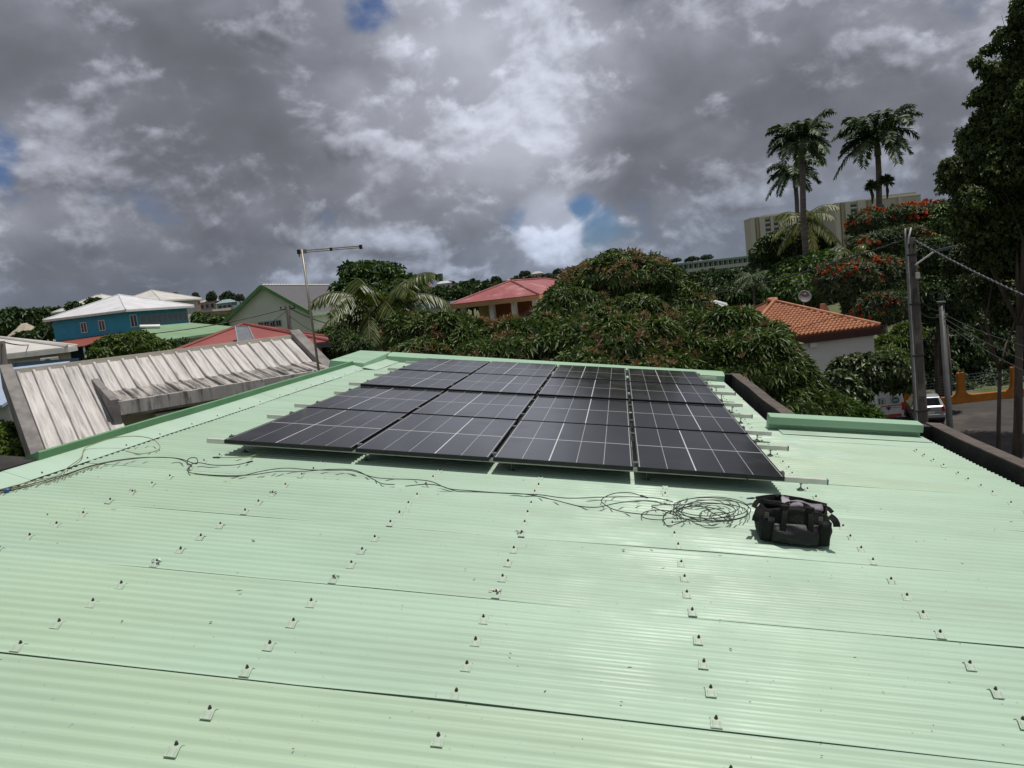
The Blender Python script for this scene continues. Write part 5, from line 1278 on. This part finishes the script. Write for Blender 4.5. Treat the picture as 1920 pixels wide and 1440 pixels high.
for i in range(9):                                           # cast recesses as raised plates, their shade put into the dark colour
    s_ = .36 + i * .068; hw_ = (.165 - .065 * s_)
    MB(world=up_).loft([[PP(q, -hw_ * .5, -(.15 - .06 * s_) - .012), PP(q, hw_ * .5, -(.15 - .06 * s_) - .012), PP(q, hw_ * .5, -(.15 - .06 * s_) - .002), PP(q, -hw_ * .5, -(.15 - .06 * s_) - .002)] for q in (s_, s_ + .035)]).build('recess_plate', mat('recess_shade', (.085, .075, .07), (.06, .055, .05), 6, .95), up_)
for off, m_ in ((-.175, M_PVC), (-.135, M_WHITEPVC)):
    MB(world=up_).tube([PP(.05, off - .07, -.14), PP(.5, off - .03, -.12), PP(.97, off, -.10), PP(1.0, off + (.0 if off < -.17 else .05), -.10), PP(1.025, off + (.02 if off < -.17 else .13), -.10)], .022, 8).build('conduit', m_, up_, smooth=True)
for s_ in (.42, .56, .70, .83, .955):
    MB(world=up_).loft([[PP(q, -(.175 - .065 * s_) - .06, -(.15 - .06 * s_) - .03), PP(q, (.172 - .065 * s_), -(.15 - .06 * s_) - .03), PP(q, (.172 - .065 * s_), (.16 - .06 * s_)), PP(q, -(.175 - .065 * s_) - .06, (.16 - .06 * s_))] for q in (s_, s_ + .004)]).build('strap', M_RUBBER, up_)
la = at(1716, 497, 19.9); lb = at(1751, 472, 19.6); lc_ = at(1786, 463, 19.4)
MB(world=up_).tube([la, lb], .022, 8).build('lamp_arm', mat('lamp_arm_white', (.72, .72, .74), (.62, .62, .64), 4, .4), up_)
lx = (lc_ - lb).normalized(); ly = Vector((0, 0, 1)).cross(lx).normalized()
mb = MB(world=up_); mb.loft([[lb + lx * a + ly * w_ - Vector((0, 0, b)), lb + lx * a + ly * w_ + Vector((0, 0, b)), lb + lx * a - ly * w_ + Vector((0, 0, b)), lb + lx * a - ly * w_ - Vector((0, 0, b))] for a, w_, b in ((0, .03, .03), (.10, .09, .04), (.36, .10, .035), (.50, .06, .02))]); mb.build('lamp_head', mat('lamp_head_grey', (.09, .11, .15), (.07, .09, .12), 4, .4), up_, bevel=.01)
jbx = at(1719, 515, 19.85); MB(world=up_).box(jbx.x - .03, jbx.x + .06, jbx.y - .05, jbx.y + .05, jbx.z - .10, jbx.z + .06).build('junction_box', WHITE, up_)
for q in (-.10, .02, .13):
    s0 = PP(.975, q, -.13); MB(world=up_).tube([s0, s0 + Vector((0, 0, .05)), s0 + Vector((0, 0, .10))], [.03, .02, .028], 8).build('insulator', M_RUBBER, up_)
# thin steel pole
c0_ = at(1781, 800, 22.5); c1_ = at(1765, 568, 22.5); dd = c1_ - c0_; bb = c0_ + dd * ((STREET - c0_.z) / dd.z)
sp2 = thing('steel_pole', 'plain grey steel pole right of the utility pole', 'pole', (bb.x, bb.y, STREET))
MB(world=sp2).tube([bb, c1_], [.105, .075], 14).build('shaft', mat('grey_pole', (.085, .088, .092), (.065, .068, .07), 3, .6, .3), sp2, smooth=True)
MB(world=sp2).cyl(c1_, c1_ + Vector((0, 0, .05)), .115, 14).build('cap', M_PVC, sp2)
MB(world=sp2).bar(c1_ - Vector((0, 0, .35)) - rgt * .16, c1_ - Vector((0, 0, .35)) + rgt * .16, .05, .05).build('crossarm', M_PVC, sp2)
M_WIRE = mat('overhead_wire', (.020, .020, .022), (.035, .035, .038), 10, .6); M_WIREG = mat('grey_wire', (.10, .10, .11), (.07, .07, .08), 10, .6)
def wire(label, a, b, sag, r, m, twist=0):
    a, b = Vector(a), Vector(b); pts = []
    for i in range(25):
        s_ = i / 24; pts.append(a.lerp(b, s_) - Vector((0, 0, sag * 4 * s_ * (1 - s_))))
    o = MB(); o.tube(pts, r, 6)
    if twist:
        o.tube([p + Vector((0, 0, r * 1.6 * math.cos(i * 2.2))) + rgt * (r * 1.6 * math.sin(i * 2.2)) for i, p in enumerate(smooth_path(pts, 4))], r * .8, 5)
    ob = o.build('overhead_wire', m, smooth=True); tag(ob, label, 'wire', 'overhead wires'); return ob
wire('thick overhead cable running left from the utility pole top', at(1698, 449, 20), at(1290, 556, 44), .25, .020, M_WIRE, 1)
wire('thick twisted cable running right from the utility pole top', at(1712, 449, 20), at(1990, 585, 15), .06, .017, M_WIREG, 1)
for a, b, lab, r_ in (((1768, 588, 22.5), (1985, 665, 17), 'upper thin wire running right from the steel pole', .010), ((1768, 595, 22.5), (1985, 700, 17), 'middle thin wire running right from the steel pole', .010), ((1768, 604, 22.5), (1985, 725, 17), 'lower thin wire running right from the steel pole', .010),
                      ((1718, 556, 20), (1766, 582, 22.4), 'short wire from the utility pole to the steel pole, upper', .009), ((1720, 582, 20), (1766, 592, 22.4), 'short wire from the utility pole to the steel pole, lower', .009), ((1716, 548, 20), (1380, 640, 34), 'thin service wire dropping left across the orange tile roof', .010)):
    wire(lab, at(*a), at(*b), .12, r_, M_WIRE)
# small wooden pole before the gabled hall
def wood_pole(label, top, bot, r_, arms=True):
    a, b = at(*top), at(*bot); zb_ = ht(b.x, b.y); d_ = b - a; g = a + d_ * ((zb_ - a.z) / d_.z)
    t = thing('wooden_pole', label, 'pole', (g.x, g.y, zb_))
    MB(world=t).tube([g, a], [r_ * 1.15, r_ * .85], 10).build('shaft', mat('pole_wood', (.085, .075, .068), (.055, .05, .045), 4, .95, stretch=(1, 1, .2)), t, smooth=True)
    if arms:
        MB(world=t).bar(a - Vector((0, 0, .15)) - rgt * .5, a - Vector((0, 0, .15)) + rgt * .5, .09, .09).build('crossarm', mat('pole_wood', (.085, .075, .068)), t)
        for q in (-.45, -.15, .15, .45): MB(world=t).tube([a - Vector((0, 0, .10)) + rgt * q, a + Vector((0, 0, .05)) + rgt * q], [.03, .04], 6).build('insulator', M_RUBBER, t)
    return t
wood_pole('dark wooden pole with wires in front of the gabled hall', (539, 575, 50), (545, 626, 50), .16)
wood_pole('dark wooden pole at the far left edge beside the beige bungalow', (3, 640, 22), (12, 720, 22), .10, False)
wire('overhead wire from the wooden pole down to the left over the green roof', at(538, 578, 50), at(205, 632, 44), .3, .030, M_WIRE)
wire('second overhead wire left of the wooden pole, crossing the gabled hall', at(538, 582, 50), at(360, 655, 40), .5, .022, M_WIRE)
wire('overhead wire from the wooden pole to the right behind the mast', at(541, 577, 50), at(690, 612, 60), .5, .030, M_WIRE)
wire('lower overhead wire from the wooden pole to the right', at(541, 590, 50), at(640, 640, 46), .3, .022, M_WIRE)
wire('overhead wire at the far left edge reaching the pole', at(5, 645, 22), at(-60, 652, 18), .05, .012, M_WIRE)
wire('overhead wire sagging from the left pole towards the bungalow', at(5, 641, 22), at(90, 618, 60), .5, .020, M_WIRE)

# orange fence
fa, fb = gp(1690, 768, STREET), gp(1960, 740, STREET)
fd = (fb - fa).normalized(); fn = Vector((fd.y, -fd.x, 0)); FL = (fb - fa).length
M_ORNG = mat('fence_orange', (.56, .20, .018), (.46, .155, .015), 2, .75, c3=(.25, .10, .03), s3=1.6, lo3=.6, hi3=.8)
fe = thing('orange_fence', 'orange rendered low fence wall with flared posts and wire mesh', 'fence', (fa.x, fa.y, STREET), math.atan2(fd.y, fd.x))
MB().box(-1, FL, -.11, .11, 0, .52).build('base_wall', M_ORNG, fe, bevel=.03)
sp_w = 3.3; npost = int(FL / sp_w) + 1
prof = [(-.62, .50), (-.40, .56), (-.28, .68), (-.21, .88), (-.20, 1.9), (-.16, 1.97), (.16, 1.97), (.20, 1.9), (.21, .88), (.28, .68), (.40, .56), (.62, .50)]
pm = MB().loft([[(x, y, z_) for x, z_ in prof] for y in (.135, -.135)]).mesh('post'); pm.materials.append(M_ORNG)
for i in range(npost):
    o = bpy.data.objects.new('post', pm); C.objects.link(o); o.parent = fe; o.location = (.45 + i * sp_w, 0, 0)
    MB().tube([(0, 0, 1.97), (0, 0, 2.02), (0, 0, 2.10)], [.10, .06, .07], 8).build('finial', M_RUBBER, fe, loc=(.45 + i * sp_w, 0, 0))
M_MESH = mat('mesh_wire', (.30, .32, .33), (.22, .24, .25), 8, .5, .4)
for i in range(npost - 1):
    x0_ = .45 + i * sp_w + .21; x1_ = x0_ + sp_w - .42; mb = MB()
    for j in range(7): mb.bar((x0_, 0, .72 + j * .18), (x1_, 0, .72 + j * .18), .012, .014)
    for j in range(13): mb.bar((x0_ + (j + .5) * (x1_ - x0_) / 13, .008, .64), (x0_ + (j + .5) * (x1_ - x0_) / 13, .008, 1.85), .008, .008, (0, 1, 0))
    mb.build('mesh_panel', M_MESH, fe)

# vehicles -------------------------------------------------------------------
M_TYRE = mat('tyre', (.015, .015, .015), (.025, .025, .025), 20, .85); M_RIM = mat('rim', (.35, .36, .37), (.28, .29, .3), 10, .35, .7)
M_CARGLASS = mat('car_glass', (.012, .014, .016), (.02, .022, .024), 3, .06, spec=.7)
M_TAIL = mat('tail_lamp', (.35, .012, .015), (.45, .03, .03), 12, .25); M_PLASTIC = mat('car_plastic', (.02, .02, .021), (.03, .03, .03), 12, .6)
def wheel(p, x, y, r_=.31):
    w_ = MB().tube([(x - .1, y, r_), (x - .08, y, r_), (x + .08, y, r_), (x + .1, y, r_)], [r_ * .9, r_, r_, r_ * .9], 20).build('wheel', M_TYRE, p)
    sx = 1 if x > 0 else -1
    MB().cyl((x + sx * .09, y, r_), (x + sx * .108, y, r_), r_ * .62, 14).build('rim', M_RIM, w_)
def body(p, secs, m, name='body', bevel=.03):
    """cross sections along y: (y, z_low, z_belt, z_roof, half width low, half width belt, half width roof)"""
    rg = [[(-hl_, y, zl), (hl_, y, zl), (hb_, y, zb_), (hr_, y, zr), (-hr_, y, zr), (-hb_, y, zb_)] for y, zl, zb_, zr, hl_, hb_, hr_ in secs]
    return MB().loft(rg).build(name, m, p, bevel=bevel)
# livery van: rear end towards us
vp = gp(1667, 797, STREET)
van = thing('delivery_van', 'white van with red stripes and a round green badge behind the creeper', 'van', (vp.x, vp.y, STREET + .03), R(4))
M_VANW = mat('van_white', (.60, .61, .62), (.54, .55, .56), 2, .35, coat=.5)
body(van, [(0, .36, 1.05, 1.86, .86, .93, .80), (.12, .30, 1.05, 1.93, .90, .95, .83), (2.6, .28, 1.05, 1.98, .92, .96, .84), (3.2, .28, 1.02, 1.75, .92, .95, .74), (3.7, .30, 1.0, 1.15, .90, .93, .80), (4.5, .32, .80, .92, .82, .86, .74)], M_VANW)
for s_ in (-1, 1):
    wheel(van, s_ * .82, .85); wheel(van, s_ * .82, 3.6)
    MB().box(s_ * .84 - .07, s_ * .84 + .07, -.035, -.002, .78, 1.25).build('tail_lamp', M_TAIL, van)
    d_ = MB().box(min(s_ * .02, s_ * .72), max(s_ * .02, s_ * .72), -.022, -.001, .52, 1.70).build('rear_door', M_VANW, van, bevel=.01)
    MB().box(min(s_ * .10, s_ * .64), max(s_ * .10, s_ * .64), -.034, -.0225, 1.22, 1.60).build('rear_window', mat('van_poster', (.30, .36, .36), (.42, .46, .46), 3, .3), d_)
M_RED = mat('livery_red', (.42, .03, .04), (.36, .028, .035), 4, .5)
MB().box(-.72, .74, -.034, -.0225, 1.07, 1.13).build('red_stripe', M_RED, van); MB().box(-.60, .72, -.034, -.0225, .44, .60).build('red_panel', M_RED, van)
MB().box(-.94, .94, -.10, .05, .30, .42).build('bumper', M_PLASTIC, van, bevel=.02)
MB().cyl((.42, -.036, 1.40), (.42, -.048, 1.40), .20, 24).build('round_badge', mat('badge_green', (.02, .13, .11), (.03, .16, .13), 8, .5), van)
for zz_ in (1.36, 1.40, 1.44): MB().box(.29, .55, -.054, -.0485, zz_ - .012, zz_ + .006).build('badge_line', mat('badge_text', (.5, .55, .5), (.45, .5, .45), 9, .5), van)
MB().hexa([(-.12, -.036, .98), (.02, -.036, .84), (.16, -.036, .98), (.02, -.036, .99)], [(-.12, -.046, .98), (.02, -.046, .84), (.16, -.046, .98), (.02, -.046, .99)]).build('shield_lower', mat('badge_dark', (.06, .025, .02), (.04, .02, .02), 9, .5), van)
MB().box(-.12, .16, -.046, -.036, .99, 1.04).build('shield_upper', mat('badge_dark', (.06, .025, .02)), van); MB().box(.22, .66, -.034, -.0225, .95, .99).build('text_line', mat('badge_grey', (.22, .25, .26), (.2, .22, .24), 9, .5), van)
for i, hh in enumerate((.30, .22, .34, .26)): MB().box(-.86 + i * .17, -.78 + i * .17, -.042, -.034, 1.24, 1.24 + hh).build('poster_figure', mat('poster_dark', (.05, .06, .07), (.1, .11, .12), 9, .5), van)
# silver hatchback
cp_ = gp(1744, 796, STREET)
car = thing('silver_car', 'silver hatchback parked between the utility pole and the steel pole', 'car', (cp_.x, cp_.y, STREET + .03), R(-12))
M_SILV = mat('car_silver', (.42, .43, .45), (.37, .38, .4), 2, .3, .35, coat=.6)
body(car, [(0, .34, .82, .95, .72, .80, .70), (.10, .28, .84, 1.02, .80, .84, .70), (.42, .26, .88, 1.47, .82, .85, .60), (1.1, .24, .90, 1.52, .83, .85, .62), (2.1, .24, .90, 1.47, .83, .85, .60), (2.85, .26, .90, .98, .82, .84, .70), (3.7, .30, .70, .78, .74, .78, .66)], M_SILV)
mb = MB(); mb.hexa([(-.60, .105, .985), (.60, .105, .985), (.52, .385, 1.40), (-.52, .385, 1.40)], [(-.60, .080, .99), (.60, .080, .99), (.52, .365, 1.415), (-.52, .365, 1.415)]); mb.build('rear_window', M_CARGLASS, car)
for s_ in (-1, 1):
    wheel(car, s_ * .74, .70, .29); wheel(car, s_ * .74, 3.05, .29)
    mb = MB(); mb.hexa([(s_ * .838, .55, .95), (s_ * .838, 2.2, .95), (s_ * .66, 2.0, 1.38), (s_ * .66, .62, 1.40)], [(s_ * .862, .55, .95), (s_ * .862, 2.2, .95), (s_ * .685, 2.0, 1.38), (s_ * .685, .62, 1.40)]); mb.build('side_window', M_CARGLASS, car)
    MB().box(s_ * .70 - .08, s_ * .70 + .08, -.03, .07, .70, .98).build('tail_lamp', M_TAIL, car, bevel=.02)
MB().box(-.80, .80, -.08, .08, .36, .56).build('bumper', M_SILV, car, bevel=.04); MB().box(-.78, .78, -.06, .10, .28, .36).build('lower_bumper', M_PLASTIC, car)
MB().box(-.26, .26, -.012, -.002, .60, .71).build('number_plate', WHITE, car); MB().cyl((0, .0, .86), (0, -.015, .86), .05, 14).build('badge', M_PLASTIC, car)

# ================================================================ the tool bag
bu, bv = on_roof(1492, 1026)
bag = thing('tool_bag', 'black fabric tool bag standing open on the roof', 'bag', M=RF(bu + .0, bv + .135, AMP) @ Matrix.Rotation(R(-4), 4, 'Z') @ Matrix.Diagonal((.90, .95, .82, 1)))
M_BAG = mat('bag_fabric', (.0045, .005, .0055), (.009, .0095, .010), 9, .7, spec=.25, bump=.6, bscale=22, c3=(.014, .0145, .016), s3=5, lo3=.55, hi3=.75)
M_BAGS = mat('bag_shiny', (.005, .005, .0065), (.009, .009, .011), 7, .5, bump=.6, bscale=9, spec=.35)
M_WEB = mat('bag_webbing', (.008, .0075, .007), (.015, .013, .012), 30, .8, spec=.25, bump=.3, bscale=80)
M_LIN = mat('bag_lining', (.20, .185, .21), (.13, .12, .14), 8, .6, bump=.4, bscale=14)
def sq(a, e): return math.copysign(abs(math.cos(a)) ** e, math.cos(a)), math.copysign(abs(math.sin(a)) ** e, math.sin(a))
def wob(p, amp, sc): return amp * mnoise.noise(Vector(p) * sc)
rg = []; NB = 44
for k, z_ in enumerate(np.linspace(0, .275, 14)):
    q = z_ / .275
    hx = .225 + .030 * math.sin(math.pi * min(1, q * 1.15)) - .012 * q; hy = .125 + .022 * math.sin(math.pi * q) - .012 * q
    if k == 0: hx *= .94; hy *= .93
    row = []
    for j in range(NB):
        a = 2 * math.pi * j / NB; cx, cy = sq(a, .42)
        p = Vector((cx * hx, cy * hy, z_))
        w_ = wob(p, .022 * (.35 + q), 9) + wob(p, .008, 24)
        p += Vector((cx, cy, 0)).normalized() * w_
        if k == 13: p.z += .012 * math.sin(3 * a) - .020 * abs(cx)
        row.append(p)
    rg.append(row)
inner = [[Vector((p.x * .93, p.y * .90, p.z - (.004 if i == 0 else .05 * i))) for p in rg[-1]] for i in range(3)]
MB().loft(rg + inner).build('body', M_BAG, bag, smooth=True)
# front pocket bulging towards us, with folds
rg = []
for k, z_ in enumerate(np.linspace(.015, .165, 10)):
    q = (z_ - .015) / .15; row = []
    for j in range(17):
        x = -.165 + .33 * j / 16; e = (1 - abs(2 * j / 16 - 1) ** 3) ** .5
        y = -.148 - .040 * e * math.sin(math.pi * min(1, .25 + q * .75)) - .014 * mnoise.noise(Vector((x * 13, q * 3.2, 1.7))) * e - .007 * math.sin(26 * x + 9 * q) * e * q
        row.append(Vector((x, y, z_ + .016 * math.sin(5 * x) * q)))
    row += [Vector((.165 - .33 * j / 4, -.115, z_)) for j in range(5)]
    rg.append(row)
MB().loft(rg).build('front_pocket', M_BAGS, bag, smooth=True)
for x in (-.185, .185):
    rg = []
    for z_ in np.linspace(.02, .20, 6):
        rg.append([Vector((x + .045 * math.cos(a), -.135 - .028 * math.sin(a) + .006 * math.sin(30 * z_), z_)) for a in np.linspace(0, 2 * math.pi, 10, endpoint=False)])
    MB().loft(rg).build('side_pocket', M_BAG, bag, smooth=True)
def strap(name, pts, wd, th=.004, m=M_WEB):
    path = smooth_path(pts, 6); rg = []
    for i, p in enumerate(path):
        d = (path[min(i + 1, len(path) - 1)] - path[max(i - 1, 0)]).normalized(); sd_ = d.cross(Vector((0, -1, .25))).normalized() * wd / 2; n_ = sd_.cross(d).normalized() * th / 2
        rg.append([p - sd_ - n_, p + sd_ - n_, p + sd_ + n_, p - sd_ + n_])
    return MB().loft(rg).build(name, m, bag, smooth=False)
strap('handle', [(-.085, -.165, .03), (-.085, -.168, .16), (-.080, -.145, .25), (-.072, -.105, .288), (-.03, -.02, .282), (.05, -.015, .280), (.082, -.105, .285), (.090, -.145, .245), (.092, -.170, .15), (.092, -.165, .03)], .036)
strap('handle', [(-.085, .140, .10), (-.085, .142, .25), (-.06, .12, .278), (.02, .11, .282), (.07, .12, .276), (.09, .142, .25), (.09, .140, .10)], .036)
for x in (-.082, .086):
    MB().loft([[Vector((x + .030 * math.cos(a), -.118 + .022 * math.sin(a), z_)) for a in np.linspace(0, 2 * math.pi, 10, endpoint=False)] for z_ in (.258, .268, .292, .298)]).build('handle_wrap', M_WEB, bag, smooth=True, bevel=.004)
strap('side_strap', [(-.215, -.12, .250), (-.245, -.15, .238), (-.268, -.165, .205), (-.272, -.165, .170)], .045, .008)
strap('side_strap', [(.215, -.12, .245), (.236, -.15, .234), (.252, -.162, .208), (.256, -.165, .182)], .045, .008)
strap('side_strap', [(.205, .05, .250), (.235, .04, .252), (.262, .02, .228)], .03)
strap('side_strap', [(-.20, .02, .27), (-.25, -.02, .275), (-.275, -.05, .235)], .035)
rg = []
for k, x in enumerate(np.linspace(-.07, .19, 9)):
    rg.append([Vector((x, .02 + .055 * math.cos(a) + .03 * (x - .05), .262 - .14 * max(0, x - .05) * 1.0 + .034 * math.sin(a) + .006 * math.sin(40 * x))) for a in np.linspace(0, 2 * math.pi, 12, endpoint=False)])
MB().loft(rg).build('rolled_garment', M_LIN, bag, smooth=True)
strap('flap', [(-.06, -.03, .285), (-.058, .01, .300), (-.055, .05, .302), (-.055, .09, .270)], .055, .006, mat('pale_flap', (.30, .28, .30), (.22, .20, .22), 9, .6))
strap('lid', [(-.24, .125, .245), (-.10, .142, .272), (.08, .138, .262), (.24, .12, .240)], .05, .012, M_BAG)
for x, z_ in ((-.10, .292), (-.06, .294), (.09, .285), (.12, .283)):
    MB().box(x - .012, x + .012, .12, .145, z_ - .02, z_).build('zip_pull', M_WEB, bag, bevel=.004)
for x in (.15, -.20): MB().box(x - .014, x + .014, -.168, -.160, .215, .245).build('buckle', mat('buckle', (.05, .05, .05), (.08, .08, .08), 20, .4, .3), bag)
